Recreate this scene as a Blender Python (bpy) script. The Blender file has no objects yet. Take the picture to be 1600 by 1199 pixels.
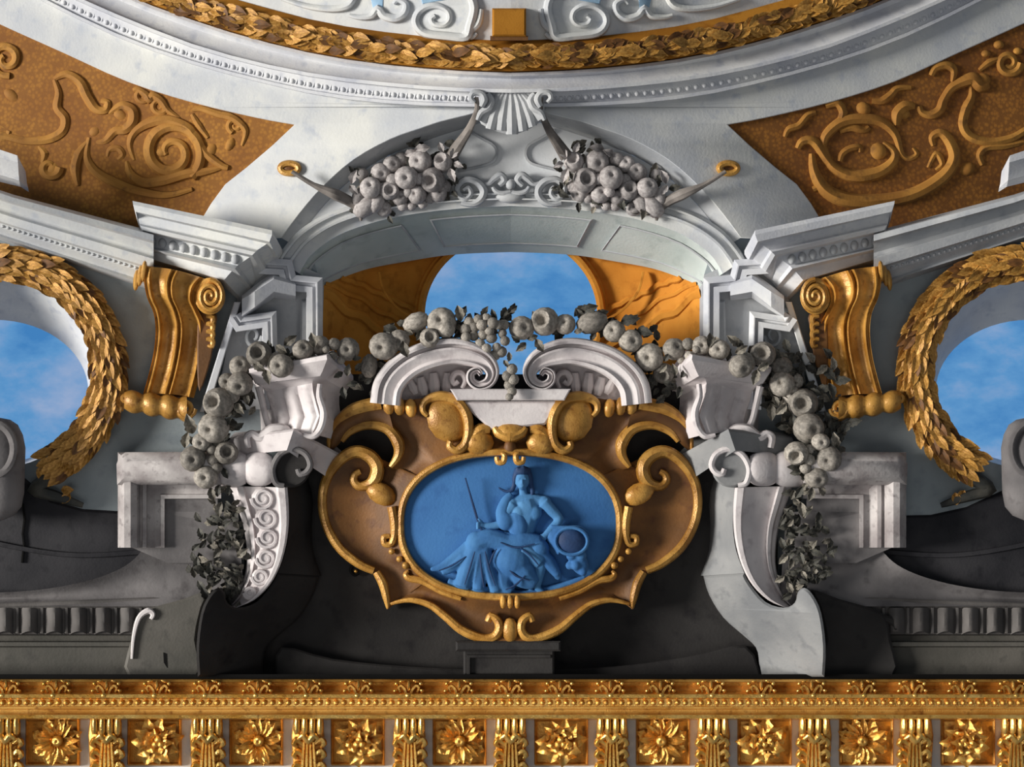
import bpy, bmesh, math, random
from math import pi, sin, cos
from mathutils import Vector
from mathutils.geometry import tessellate_polygon
R = random.Random(7)
SC = bpy.context.scene
COL = SC.collection

# ---------------------------------------------------------------- camera, light, exposure
S, D, CX, CY, ZC = 0.004, 10.0, 800.0, 599.5, 2.6      # 4 mm of wall per survey unit, eye 10 m off the wall
cam = bpy.data.objects.new('camera', bpy.data.cameras.new('camera')); COL.objects.link(cam)
cam.location = (0, -D, ZC); cam.rotation_euler = (pi/2, 0, 0)
cam.data.lens = 56.25; cam.data.sensor_width = 36
SC.camera = cam
wd = bpy.data.worlds.new('room_light'); SC.world = wd; wd.use_nodes = True
wd.node_tree.nodes['Background'].inputs[0].default_value = (0.86, 0.93, 1.0, 1)
wd.node_tree.nodes['Background'].inputs[1].default_value = 0.17
def aim(o, v):
    o.rotation_euler = Vector(v).to_track_quat('-Z', 'Y').to_euler()
sun = bpy.data.objects.new('sun', bpy.data.lights.new('sun', 'SUN')); COL.objects.link(sun)
sun.data.energy = 4.8; sun.data.angle = 0.30; sun.data.color = (1.0, 0.965, 0.9)
aim(sun, (0.90, 0.42, -0.06)); sun.location = (-6, -6, 6)
def window_light(loc, tgt, sx, sy, e, c=(1, .95, .88)):
    l = bpy.data.objects.new('window_light', bpy.data.lights.new('window_light', 'AREA')); COL.objects.link(l)
    l.data.shape = 'RECTANGLE'; l.data.size = sx; l.data.size_y = sy; l.data.energy = e; l.data.color = c
    l.location = loc; aim(l, Vector(tgt) - Vector(loc))
for wx in (-6.4, -2.6, 1.2):                            # area lamps added behind the viewer, for fill and highlights on the gold
    window_light((wx, -14, -1.6), (0, 0, 1.5), 2.6, 4.0, 60)
SC.view_settings.view_transform = 'Standard'; SC.view_settings.look = 'None'
SC.view_settings.gamma = 1; SC.view_settings.exposure = 0.0; SC.view_settings.use_curve_mapping = False

# ---------------------------------------------------------------- materials
def lin(c):
    return tuple((x/12.92 if x <= .04045 else ((x+.055)/1.055)**2.4) for x in [v/255 for v in c]) + (1,)
def mk(name, c1, c2, rough=.7, metal=0., scale=3., bump=.15, bscale=60., detail=6, stain=None, emit=0.):
    m = bpy.data.materials.new(name); m.use_nodes = True
    nt = m.node_tree; N = nt.nodes; L = nt.links; p = N['Principled BSDF']
    tc = N.new('ShaderNodeTexCoord')
    n1 = N.new('ShaderNodeTexNoise'); n1.inputs['Scale'].default_value = scale; n1.inputs['Detail'].default_value = detail
    L.new(tc.outputs['Object'], n1.inputs['Vector'])
    cr = N.new('ShaderNodeValToRGB'); cr.color_ramp.elements[0].position = .36; cr.color_ramp.elements[1].position = .66
    cr.color_ramp.elements[0].color = lin(c1); cr.color_ramp.elements[1].color = lin(c2)
    L.new(n1.outputs['Fac'], cr.inputs['Fac']); out = cr.outputs['Color']
    if stain:
        n2 = N.new('ShaderNodeTexNoise'); n2.inputs['Scale'].default_value = scale*4.3; n2.inputs['Detail'].default_value = 9
        L.new(tc.outputs['Object'], n2.inputs['Vector'])
        r2 = N.new('ShaderNodeValToRGB'); r2.color_ramp.elements[0].position = .55; r2.color_ramp.elements[1].position = .75
        r2.color_ramp.elements[1].color = (.8, .8, .8, 1)
        L.new(n2.outputs['Fac'], r2.inputs['Fac'])
        mx = N.new('ShaderNodeMixRGB'); mx.inputs[2].default_value = lin(stain)
        L.new(r2.outputs['Color'], mx.inputs[0]); L.new(out, mx.inputs[1]); out = mx.outputs[0]
    L.new(out, p.inputs['Base Color'])
    p.inputs['Roughness'].default_value = rough; p.inputs['Metallic'].default_value = metal
    if bump:
        nb = N.new('ShaderNodeTexNoise'); nb.inputs['Scale'].default_value = bscale; nb.inputs['Detail'].default_value = 4
        L.new(tc.outputs['Object'], nb.inputs['Vector'])
        b = N.new('ShaderNodeBump'); b.inputs['Strength'].default_value = bump; b.inputs['Distance'].default_value = .01
        L.new(nb.outputs['Fac'], b.inputs['Height']); L.new(b.outputs['Normal'], p.inputs['Normal'])
    return m
M = {}
M['white'] = mk('white_stucco', (190,193,198), (215,215,211), stain=(174,180,191))
M['grey'] = mk('grey_stucco', (160,163,168), (190,191,192), stain=(146,150,158))
M['ring'] = mk('pale_grey_stucco', (192,194,202), (220,220,220), stain=(174,178,190))
M['wall'] = mk('green_grey_plaster', (132,142,147), (160,168,172), scale=1.6, stain=(116,126,134))
M['soffit'] = mk('soffit_plaster', (176,186,182), (200,206,202), scale=2.2, stain=(160,170,166))
M['tymp'] = mk('tympanum_plaster', (206,209,213), (226,227,228), scale=2)
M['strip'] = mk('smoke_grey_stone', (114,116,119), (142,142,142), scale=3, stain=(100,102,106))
M['stone'] = mk('mauve_stone', (196,188,189), (228,221,220), stain=(168,158,160))
M['panelstone'] = mk('veined_stone', (140,132,132), (196,190,188), scale=5, stain=(96,86,88))
M['wing'] = mk('weathered_grey_stone', (94,91,92), (132,128,128), scale=2.5, stain=(76,72,73))
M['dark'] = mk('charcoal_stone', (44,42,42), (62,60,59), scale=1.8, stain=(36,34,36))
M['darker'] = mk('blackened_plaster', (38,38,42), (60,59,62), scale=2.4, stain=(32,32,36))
M['band'] = mk('gadroon_stone', (80,77,76), (108,104,102), scale=3)
M['fruit'] = mk('carved_fruit_stone', (128,122,114), (176,168,158), scale=4, stain=(92,86,78))
M['fruitup'] = mk('pale_fruit_stone', (150,143,142), (190,184,182), scale=4, stain=(128,118,114))
M['leaf'] = mk('carved_leaf_stone', (96,92,82), (146,138,126), scale=6)
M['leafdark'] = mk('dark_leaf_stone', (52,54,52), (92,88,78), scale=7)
M['cord'] = mk('dark_cord', (96,90,86), (140,132,126), scale=9)
M['ochre'] = mk('ochre_gold_plaster', (140,88,24), (168,114,40), rough=.85, scale=2.6, stain=(116,66,18), bscale=120)
M['ochrelt'] = mk('ochre_relief', (148,98,34), (176,124,50), rough=.8, scale=4, stain=(108,70,28))
M['vault'] = mk('vault_ochre', (188,120,42), (214,148,62), rough=.8, scale=3, stain=(160,98,34))
M['gold'] = mk('painted_gold', (170,118,46), (222,168,84), rough=.40, metal=.2, scale=7, stain=(128,76,24), bump=.25, bscale=90)
M['golddk'] = mk('umber_gold', (88,56,22), (126,82,34), rough=.6, metal=.1, scale=3.5, stain=(84,46,20))
M['leafgold'] = mk('burnished_gold_leaf', (232,168,72), (250,208,122), rough=.22, metal=.8, scale=9, stain=(150,84,26), bump=.3, bscale=110)
M['goldflat'] = mk('aged_gold_leaf', (206,146,64), (236,182,94), rough=.32, metal=.65, scale=6, stain=(130,74,26), bump=.3, bscale=120)
M['frieze'] = mk('pale_frieze_plaster', (196,195,194), (214,212,208), scale=5)
M['blue'] = mk('blue_grisaille_ground', (44,100,160), (60,118,178), rough=.8, scale=2.2, stain=(38,90,150))
M['bluefig'] = mk('blue_grisaille_figure', (60,116,168), (80,136,186), rough=.85, scale=6)
M['bluecloth'] = mk('blue_grisaille_drapery', (44,98,156), (64,120,174), rough=.85, scale=6)
M['bluedark'] = mk('dark_blue_line', (16,44,84), (28,64,110), rough=.7, scale=6)
M['bluepatch'] = mk('pale_blue_field', (130,166,196), (160,188,208), scale=3)
M['gap'] = mk('black_gap', (10,9,9), (16,15,15), bump=0)
def vary(m, lo, hi):                                    # each carved piece has its own tone
    nt = m.node_tree; N = nt.nodes; L = nt.links; p = N['Principled BSDF']
    oi = N.new('ShaderNodeObjectInfo'); mr = N.new('ShaderNodeMapRange'); mr.inputs['To Min'].default_value = lo; mr.inputs['To Max'].default_value = hi
    L.new(oi.outputs['Random'], mr.inputs['Value']); h = N.new('ShaderNodeHueSaturation'); L.new(mr.outputs[0], h.inputs['Value'])
    L.new(p.inputs['Base Color'].links[0].from_socket, h.inputs['Color']); L.new(h.outputs['Color'], p.inputs['Base Color'])
for k_, a_, b_ in (('fruit', .55, 1.2), ('fruitup', .65, 1.15), ('leaf', .5, 1.2), ('leafdark', .5, 1.1), ('leafgold', .75, 1.1), ('gold', .7, 1.1)): vary(M[k_], a_, b_)
for k_ in ('dark', 'darker', 'gap', 'vault', 'ochre', 'wing', 'band'): M[k_].node_tree.nodes['Principled BSDF'].inputs['Specular IOR Level'].default_value = .12
M['base'] = mk('grey_brown_plinth_stone', (74,72,66), (96,92,86), scale=3, stain=(64,62,58))
def scale_net(m, k, c):
    nt = m.node_tree; N = nt.nodes; L = nt.links; p = N['Principled BSDF']
    tc = N.new('ShaderNodeTexCoord'); v = N.new('ShaderNodeTexVoronoi'); v.inputs['Scale'].default_value = k
    L.new(tc.outputs['Object'], v.inputs['Vector'])
    r = N.new('ShaderNodeValToRGB'); r.color_ramp.elements[0].position = .25; r.color_ramp.elements[1].position = .6
    r.color_ramp.elements[0].color = (0,0,0,1); r.color_ramp.elements[1].color = (.55,.55,.55,1)
    L.new(v.outputs['Distance'], r.inputs['Fac'])
    old = p.inputs['Base Color'].links[0].from_socket
    mx = N.new('ShaderNodeMixRGB'); mx.inputs[2].default_value = lin(c)
    L.new(r.outputs['Color'], mx.inputs[0]); L.new(old, mx.inputs[1]); L.new(mx.outputs[0], p.inputs['Base Color'])
M['net'] = mk('netted_ochre_ground', (132,80,22), (160,104,36), rough=.85, scale=2.6, bscale=120)
scale_net(M['net'], 40, (84,46,14))
M['netpale'] = mk('pale_netted_ochre', (140,88,24), (170,116,42), rough=.85, scale=2.6, bscale=120)
scale_net(M['netpale'], 40, (112,66,20))
def sky_mat():
    m = bpy.data.materials.new('open_sky'); m.use_nodes = True
    nt = m.node_tree; N = nt.nodes; L = nt.links; N.remove(N['Principled BSDF'])
    tc = N.new('ShaderNodeTexCoord'); mp = N.new('ShaderNodeMapping'); mp.inputs['Scale'].default_value = (1, 1, 1.7)
    mp.inputs['Rotation'].default_value = (0, .5, 0)
    L.new(tc.outputs['Object'], mp.inputs['Vector'])
    n = N.new('ShaderNodeTexNoise'); n.inputs['Scale'].default_value = 1.5; n.inputs['Detail'].default_value = 8; n.inputs['Roughness'].default_value = .58
    L.new(mp.outputs['Vector'], n.inputs['Vector'])
    r = N.new('ShaderNodeValToRGB'); e = r.color_ramp.elements
    e[0].position = .36; e[0].color = lin((66,128,188)); e[1].position = .70; e[1].color = lin((146,168,204))
    k = r.color_ramp.elements.new(.5); k.color = lin((92,148,200))
    L.new(n.outputs['Fac'], r.inputs['Fac'])
    em = N.new('ShaderNodeEmission'); L.new(r.outputs['Color'], em.inputs['Color']); em.inputs['Strength'].default_value = 1.0
    L.new(em.outputs[0], N['Material Output'].inputs['Surface']); return m
M['sky'] = sky_mat()

# ---------------------------------------------------------------- geometry helpers (x, y: survey units on the wall; d: metres proud of the wall)
MIR = [None]
def W(x, y, d):
    if MIR[0] is not None: x = MIR[0] - x
    k = (D - d)/D
    return Vector(((x-CX)*S*k, -d, ZC + (CY-y)*S*k))
def dv(d, x, y): return d(x, y) if callable(d) else d
def smooth(pts, n=6, closed=False):
    P = [tuple(p) for p in pts]; out = []; m = len(P)
    rng = range(m) if closed else range(m-1)
    for i in rng:
        g = (lambda j: P[j % m]) if closed else (lambda j: P[max(0, min(m-1, j))])
        a, b, c, e = g(i-1), g(i), g(i+1), g(i+2)
        for k in range(n):
            t = k/n
            out.append(tuple(.5*((2*b[q]) + (c[q]-a[q])*t + (2*a[q]-5*b[q]+4*c[q]-e[q])*t*t + (3*b[q]-a[q]-3*c[q]+e[q])*t**3) for q in range(len(b))))
    if not closed: out.append(P[-1])
    return out
def resample(vals, n):
    m = len(vals)
    if m == 1: return [vals[0]]*n
    o = []
    for i in range(n):
        t = i/(n-1)*(m-1); j = min(int(t), m-2); o.append(vals[j] + (vals[j+1]-vals[j])*(t-j))
    return o
def spiral(cx, cy, r0, r1, a0, turns, n=26, ry=1.):
    return [(cx + (r0+(r1-r0)*i/n)*cos(a0+turns*2*pi*i/n), cy + ry*(r0+(r1-r0)*i/n)*sin(a0+turns*2*pi*i/n)) for i in range(n+1)]
def ellipse(cx, cy, rx, ry, n=48, a0=0):
    return [(cx+rx*cos(a0+2*pi*i/n), cy+ry*sin(a0+2*pi*i/n)) for i in range(n)]
def normals(P, closed):
    out = []; m = len(P)
    for i in range(m):
        a = P[i-1] if (closed or i) else P[i]; b = P[i]; c = P[(i+1) % m] if (closed or i < m-1) else P[i]
        def nn(p, q):
            dx, dy = q[0]-p[0], q[1]-p[1]; l = math.hypot(dx, dy)
            return (dy/l, -dx/l) if l > 1e-9 else None
        n1, n2 = nn(a, b), nn(b, c); n1 = n1 or n2 or (0, 0); n2 = n2 or n1
        sx, sy = n1[0]+n2[0], n1[1]+n2[1]; l = math.hypot(sx, sy)
        if l < 1e-6: out.append(n1); continue
        sx, sy = sx/l, sy/l; c_ = max(.35, sx*n1[0]+sy*n1[1]); out.append((sx/c_, sy/c_))
    return out
class MB:
    def __init__(s): s.v = []; s.f = []
    def grid(s, rows, cu=False, cv=False):
        b = len(s.v); n = len(rows[0]); m = len(rows)
        for r in rows: s.v += r
        for i in range(m if cv else m-1):
            for j in range(n if cu else n-1):
                i2, j2 = (i+1) % m, (j+1) % n
                s.f.append((b+i*n+j, b+i*n+j2, b+i2*n+j2, b+i2*n+j))
        return s
    def cap(s, pts):
        b = len(s.v); s.v += pts; s.f.append(tuple(range(b, b+len(pts)))); return s
    def loft(s, secs, caps=False, n=1):
        if n > 1: secs = smooth_secs(secs, n)
        rows = [[W(*p) for p in sec] for sec in secs]
        s.grid(rows)
        if caps: s.cap(list(rows[0])); s.cap(list(rows[-1]))
        return s
    def sweep(s, path, prof, d=0., ws=(1.,), hs=None, closed=False, caps=True, round_=False):
        N = normals(path, closed); m = len(path); w = resample(list(ws), m); h = resample(list(hs), m) if hs else w
        if hs is None and len(ws) == 1: h = [1.]*m
        rows = []
        for (x, y), (nx, ny), wi, hi in zip([p[:2] for p in path], N, w, h):
            dd = dv(d, x, y)
            rows.append([W(x+nx*o*wi, y+ny*o*wi, dd+e*hi) for o, e in prof])
        s.grid(rows, cu=round_, cv=closed)
        if caps and not closed: s.cap(list(rows[0])); s.cap(list(rows[-1]))
        return s
    def tube(s, path, rad, d=0., n=8, flat=1., closed=False):
        prof = [(cos(2*pi*i/n), sin(2*pi*i/n)*S*flat) for i in range(n)]
        path3 = path; dd = d
        if len(path[0]) == 3:
            tab = {(p[0], p[1]): p[2] for p in path}; dd = lambda x, y: tab[(x, y)] + dv(d, x, y)
        return s.sweep([p[:2] for p in path3], prof, dd, ws=rad, hs=rad if len(rad) > 1 else [rad[0]]*2, closed=closed, round_=True)
    def slab(s, pts, d1, d0=0., bev=0., bh=None, holes=()):
        bh = bh if bh is not None else bev*S
        loops = [list(pts)] + [list(h) for h in holes]; fronts = []
        for li, lp in enumerate(loops):
            ar = sum(lp[i][0]*lp[(i+1) % len(lp)][1]-lp[(i+1) % len(lp)][0]*lp[i][1] for i in range(len(lp)))
            sg = (1 if ar > 0 else -1)*(-1 if li == 0 else 1)
            N = normals(lp, True); ins = [(p[0]+sg*n[0]*bev, p[1]+sg*n[1]*bev) for p, n in zip(lp, N)] if bev else lp
            rows = [[W(x, y, dv(d0, x, y)) for x, y in lp], [W(x, y, dv(d1, x, y)-(bh if bev else 0)) for x, y in lp]]
            if bev: rows.append([W(q[0], q[1], dv(d1, q[0], q[1])) for q in ins])
            s.grid(rows, cu=True); fronts.append(ins)
        flat = [q for l in fronts for q in l]
        tris = tessellate_polygon([[Vector((x, y, 0)) for x, y in l] for l in fronts])
        b = len(s.v); s.v += [W(x, y, dv(d1, x, y)) for x, y in flat]
        s.f += [(b+a, b+c, b+e) for a, c, e in tris]; return s
    def ell(s, x, y, d, rx, ry, rd, rot=0., nu=10, nv=6):
        rows = []
        for i in range(nv+1):
            t = -pi/2 + pi*i/nv
            row = []
            for j in range(nu):
                a = 2*pi*j/nu; u, v, w = rx*cos(t)*cos(a), ry*sin(t), rd*cos(t)*sin(a)
                row.append(W(x+u*cos(rot)-v*sin(rot), y+u*sin(rot)+v*cos(rot), d+w*S))
            rows.append(row)
        return s.grid(rows, cu=True)
    def box(s, x0, y0, x1, y1, d1, d0=0., bev=0.):
        return s.slab([(x0,y0),(x1,y0),(x1,y1),(x0,y1)], d1, d0, bev)
    def build(s, name, mat, parent=None, ang=38, kind=None, label=None, bm_ops=True):
        off = Vector(WL[parent.name]) if parent else Vector((0,0,0))
        me = bpy.data.meshes.new(name); me.from_pydata([tuple(v-off) for v in s.v], [], s.f)
        bm = bmesh.new(); bm.from_mesh(me)
        bmesh.ops.remove_doubles(bm, verts=bm.verts, dist=1e-5)
        bmesh.ops.recalc_face_normals(bm, faces=bm.faces); bm.to_mesh(me); bm.free()
        me.materials.append(M[mat] if isinstance(mat, str) else mat)
        me.polygons.foreach_set('use_smooth', [True]*len(me.polygons)); me.set_sharp_from_angle(angle=math.radians(ang))
        o = bpy.data.objects.new(name, me); COL.objects.link(o)
        if parent: o.parent = parent; WL[o.name] = off
        else: WL[o.name] = Vector((0,0,0))
        if kind: o['kind'] = kind
        if label: o['label'] = label
        return o
def smooth_secs(secs, n):
    m = len(secs[0]); cols = [smooth([sec[j] for sec in secs], n) for j in range(m)]
    return [[cols[j][i] for j in range(m)] for i in range(len(cols[0]))]
WL = {}
def thing(name, label, cat, at, group=None):
    o = bpy.data.objects.new(name, None); COL.objects.link(o); o.location = W(*at); o.empty_display_size = .05
    WL[o.name] = o.location.copy(); o['label'] = label; o['category'] = cat
    if group: o['group'] = group
    return o
def tag(o, label, cat, group=None):
    o['label'] = label; o['category'] = cat
    if group: o['group'] = group
    return o
def structure(o, label=None):
    o['kind'] = 'structure'
    if label: o['label'] = label
    return o
def inst(name, me, parent, x, y, d, sx, sy, sd, rot=0., tx=0., tz=0., label=None):
    o = bpy.data.objects.new(name, me); COL.objects.link(o)
    sg = -1 if MIR[0] is not None else 1
    base = W(x, y, d)
    off = WL[parent.name] if parent else Vector((0,0,0))
    o.location = base - off; o.parent = parent
    k = (D-d)/D*S
    o.scale = (sx*k, sd*S, sy*k); o.rotation_euler = (tx, rot*sg, tz*sg)
    WL[o.name] = base
    if label: o['label'] = label
    return o
def raw(name, verts, faces, mat, ang=60):
    me = bpy.data.meshes.new(name); me.from_pydata(verts, [], faces)
    bm = bmesh.new(); bm.from_mesh(me); bmesh.ops.remove_doubles(bm, verts=bm.verts, dist=1e-5)
    bmesh.ops.recalc_face_normals(bm, faces=bm.faces); bm.to_mesh(me); bm.free()
    me.materials.append(M[mat]); me.polygons.foreach_set('use_smooth', [True]*len(me.polygons)); me.set_sharp_from_angle(angle=math.radians(ang)); return me
def lathe_me(name, prof, mat, n=14):
    # prof (radius, height towards viewer); axis -Y
    v, f = [], []
    for r, h in prof:
        for j in range(n): v.append((r*cos(2*pi*j/n), -h, r*sin(2*pi*j/n)))
    for i in range(len(prof)-1):
        for j in range(n): f.append((i*n+j, i*n+(j+1) % n, (i+1)*n+(j+1) % n, (i+1)*n+j))
    return raw(name, v, f, mat)
def leaf_me(name, mat, lobes=0, curl=.35, nl=8, w=.42):
    # leaf from (0,0) to (0,0,1) along +Z, towards viewer -Y, with thickness
    v, f = [], []; c = 5
    for side in (0, 1):
        for i in range(nl+1):
            t = i/nl; wd_ = w*(sin(pi*min(1, t**.8)))**.8 + .015
            if lobes: wd_ *= 1 - .32*abs(sin(pi*lobes*t))
            for j in range(c):
                u = j/(c-1)*2-1
                y = -curl*sin(pi*t*.9) - .12*abs(u)*(1-t) + .10*(1-abs(u)) * (1 if 0 < t < 1 else 0) + (0.05 if side else 0)
                v.append((u*wd_, y, t))
    q = (nl+1)*c
    for i in range(nl):
        for j in range(c-1):
            a = i*c+j; f.append((a, a+1, a+c+1, a+c)); f.append((q+a, q+a+c, q+a+c+1, q+a+1))
    for i in range(nl):
        for j in (0, c-1):
            a = i*c+j; f.append((a, a+c, q+a+c, q+a))
    return raw(name, v, f, mat, 50)
APPLE = [(0,.62),(.10,.66),(.16,.80),(.30,.93),(.55,.92),(.82,.66),(1,.15),(.95,-.3),(.7,-.75),(.3,-.98),(0,-1)]
BALL = [(0,1),(.38,.92),(.71,.71),(.92,.38),(1,0),(.9,-.42),(.6,-.8),(0,-1)]
POD = [(0,.2),(.22,.3),(.34,.62),(.46,.9),(.62,.96),(.85,.7),(1,.1),(.85,-.55),(.4,-.95),(0,-1)]
FR = {}
for mt in ('fruit', 'fruitup'):
    FR[mt,'a'] = lathe_me('apple', APPLE, mt); FR[mt,'b'] = lathe_me('grape', BALL, mt, 10); FR[mt,'p'] = lathe_me('pomegranate', POD, mt)
LEAF = {k: leaf_me('leaf', k, 3) for k in ('leaf', 'leafdark', 'fruit', 'fruitup')}
LAUREL = {k: leaf_me('laurel_leaf', k, 0, .30, 5, .34) for k in ('gold', 'leafgold', 'goldflat', 'golddk')}
NM = {'a': 'apple', 'b': 'grape', 'p': 'pomegranate', 'e': 'pear'}
def fruits(root, lst, d, mt='fruit', k_=1.14):
    for it in lst:
        x, y, r, k = it[:4]; r *= k_; dd = dv(d, x, y) + (it[4] if len(it) > 4 else 0) + R.uniform(-.012, .02)
        if k == 'l' or k == 'L':
            a = it[5] if len(it) > 5 else R.uniform(0, 2*pi)
            me = LEAF[('leaf' if mt == 'fruit' else mt) if k == 'l' else 'leafdark']
            inst('leaf', me, root, x-r*.5*sin(a), y+r*.5*cos(a), dd+.03, r, r*1.25, r*1.1, a, R.uniform(-.3, .3), R.uniform(-.3, .3))
        elif k == 'e':
            a = it[5] if len(it) > 5 else R.uniform(-1, 1)
            inst('pear', FR[mt,'b'], root, x, y, dd, r*.8, r*1.15, r*.8, a, 0, 0)
        else:
            inst(NM[k], FR[mt,k], root, x, y, dd, r, r*R.uniform(.92, 1.04), r*.85, 0, R.uniform(-.4, .35), R.uniform(-.4, .4))
def leafmass(root, boxes, d, n, r0=11, r1=19, mt='leafdark'):
    for (x0, y0, x1, y1), cnt in zip(boxes, n):
        for _ in range(cnt):
            x, y = R.uniform(x0, x1), R.uniform(y0, y1); r = R.uniform(r0, r1)
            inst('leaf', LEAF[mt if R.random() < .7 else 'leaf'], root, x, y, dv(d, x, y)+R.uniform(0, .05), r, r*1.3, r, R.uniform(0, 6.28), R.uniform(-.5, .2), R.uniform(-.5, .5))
HALF = [(cos(a*pi/6), sin(a*pi/6)*S) for a in range(7)]
RIM = [(-1, -.02), (-1, .02), (-.7, .045), (0, .055), (.7, .045), (1, .02), (1, -.02)]
FILLET = [(-1, -.02), (-1, .012), (-.8, .02), (.8, .02), (1, .012), (1, -.02)]
du = lambda x, y: .37 - .27*S*(math.hypot(x-798.5, 110)-110)                # the oval cornice and its spandrels bulge towards the middle
def both(fn, c=1597):
    for s in (0, 1):
        MIR[0] = c if s else None
        fn(s)
    MIR[0] = None
ORD = ['first','second','third','fourth','fifth','sixth','seventh','eighth','ninth','tenth','eleventh']

# ================================================================ the setting
b = MB().cap([W(-900, -500, -2.2), W(2500, -500, -2.2), W(2500, 1500, -2.2), W(-900, 1500, -2.2)])
structure(b.build('sky', 'sky'), 'blue sky with thin cloud behind the openings')
def side_wall(s):
    hole = ellipse(-2, 582, 150, 149, 56)
    b = MB().slab([(-420, 230), (0, 330), (225, 395), (390, 400), (432, 340), (470, 345), (497, 430), (497, 1075), (-420, 1075)], 0., -.12, holes=[hole])
    structure(b.build('wall_right' if s else 'wall_left', 'wall'))
both(side_wall)
# upper spandrels
C3 = [(-420,-238),(-60,-58),(0,-32),(65,0),(110,23),(200,64),(300,99),(400,126),(500,148),(600,160),(700,165),(798.5,166)]
A1 = [(798.5,168),(760,172),(731,180),(690,190),(657,201),(610,218),(553,250),(505,292),(470,332),(440,372)]
SL = [(460,195),(400,184),(300,160),(200,128),(100,83),(0,38),(-60,8),(-420,-172)]
def spandrel(s):
    pts = smooth(C3, 3) + smooth(A1, 3) + [(395,375),(318,338),(330,318),(352,288),(385,262),(425,228)] + smooth(SL, 3)
    structure(MB().slab(pts, du, lambda x, y: du(x, y)-.06, 1.2).build('ceiling_right' if s else 'ceiling_left', 'white'))
    g = MB().slab([(-420,-180),(-60,0),(0,30),(120,85),(300,152),(480,188),(420,262),(335,352),(200,372),(0,330),(-60,300),(-420,200)], lambda x, y: du(x, y)-.03, lambda x, y: du(x, y)-.09)
    t = thing('relief_panel', ('ochre gold panel of scrollwork above the right cornice, netted ground' if s else 'ochre gold panel of raised scrollwork above the left cornice'), 'panel', (220, 250, du(220,250)-.09), 'gilded scrollwork panels')
    g.build('ground', 'net' if s else 'netpale', t)
    dd = lambda x, y: du(x, y)-.03
    def scr(path, w, nm='scroll', k=1.15):
        MB().tube(smooth(path, 5), [v*1.25 for v in w], dd, 8, k).build(nm, 'ochrelt', t)
    if s:
        MIR[0] = None
        for p, w in (([(1286,232),(1290,212),(1312,192),(1340,186),(1375,190),(1398,210),(1408,240),(1420,248),(1432,241),(1426,231)], [4,7,8,8,7,5,4,4,3]),
                     ([(1287,228),(1298,258),(1330,275),(1368,271),(1392,256),(1397,238),(1380,222)], [4,7,9,8,6,3]), ([(1312,252),(1316,240),(1328,232),(1342,230),(1344,238)], [4,5,5,3]),
                     ([(1312,205),(1330,200),(1350,203),(1358,198)], [4,6,4]), ([(1246,232),(1252,222),(1264,219),(1276,226),(1292,250),(1312,270),(1335,280)], [4,6,7,6,3]),
                     ([(1268,240),(1272,268),(1288,296),(1320,312),(1370,314),(1425,304),(1470,278),(1490,250),(1485,225),(1470,208),(1456,214),(1458,228)], [4,8,10,9,9,9,8,6,4]),
                     ([(1450,262),(1462,240),(1472,256),(1462,266)], [3,5,3]), ([(1400,196),(1402,178),(1414,166),(1430,166)], [5,9,8,4]),
                     ([(1436,166),(1440,176),(1454,180),(1468,172),(1474,156),(1486,138),(1504,128),(1520,124),(1532,134),(1546,132)], [4,5,7,7,6,7,9,10,6]),
                     ([(1516,128),(1518,150),(1508,172),(1504,196),(1516,214),(1545,222),(1580,216),(1610,200),(1650,190)], [3,7,7,7,6,6]), ([(1535,258),(1530,242),(1542,230),(1570,228),(1600,222)], [4,6,6,4]),
                     ([(1362,158),(1378,158),(1392,148),(1402,138),(1424,137)], [4,6,5,3]), ([(1226,214),(1232,202),(1248,196),(1262,180),(1275,176)], [3,5,5,3]), ([(1290,166),(1308,162),(1317,176),(1310,192),(1296,198)], [4,6,6,4]),
                     ([(1455,118),(1462,106),(1478,102),(1490,110),(1488,128)], [4,6,6,3]), (spiral(1576,98,19,5,0,1.4,18), [6,5,3]), ([(1530,110),(1545,98),(1560,92)], [3,5,3]), ([(1270,296),(1284,292),(1290,304)], [4,5,3])):
            scr(p, w)
        for (x, y, a, e, r) in ((1348,170,13,11,.3),(1412,178,10,9,0),(1510,264,14,11,-.4),(1535,125,13,11,.2),(1370,236,16,14,.4),(1560,70,9,7,0),(1540,84,8,6,0),(1590,80,8,6,0)):
            MB().ell(x, y, dd(x, y), a, e, 8, r).build('boss', 'ochrelt', t)
        MIR[0] = 1597
        return
    scr(spiral(268,238,50,9,.9,-1.7,30), [7,8,8,6,4])
    scr([(210,250),(203,225),(212,205),(235,192),(262,188),(290,198),(305,215),(322,240),(345,258),(356,262)], [3,6,8,8,6,4])
    scr([(345,262),(320,268),(290,272),(255,282),(225,285),(205,272),(198,252)], [3,7,8,7,3])
    scr([(84,124),(105,116),(125,128),(136,150),(150,170),(165,172),(168,160),(157,158)], [3,6,7,7,6,5,3])
    scr([(85,124),(92,145),(90,168),(102,185),(98,205),(75,218),(40,220),(5,212),(-40,205)], [3,6,7,7,6,6])
    scr([(170,178),(190,165),(207,172),(208,190),(195,203),(180,205),(165,220),(150,222)], [3,7,8,7,6,3])
    scr([(208,142),(216,140),(228,148),(233,155),(240,150),(252,158),(262,172),(280,185)], [3,5,6,6,5,3])
    scr(spiral(222,149,11,3,0,1.3,14), [4,4,2]); scr(spiral(249,165,13,3,.5,1.2,14), [4,4,2])
    scr(spiral(10,92,27,6,1.4,1.4,22), [5,6,4]); scr(spiral(2,205,13,4,0,1.2,14), [5,4,2])
    scr([(300,172),(315,170),(340,178),(358,182),(372,190),(384,205),(378,228)], [3,5,6,5,2])
    scr([(300,178),(310,195),(325,215)], [3,5,3]); scr(spiral(368,196,12,3,2,1.2,14), [4,4,2])
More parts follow.
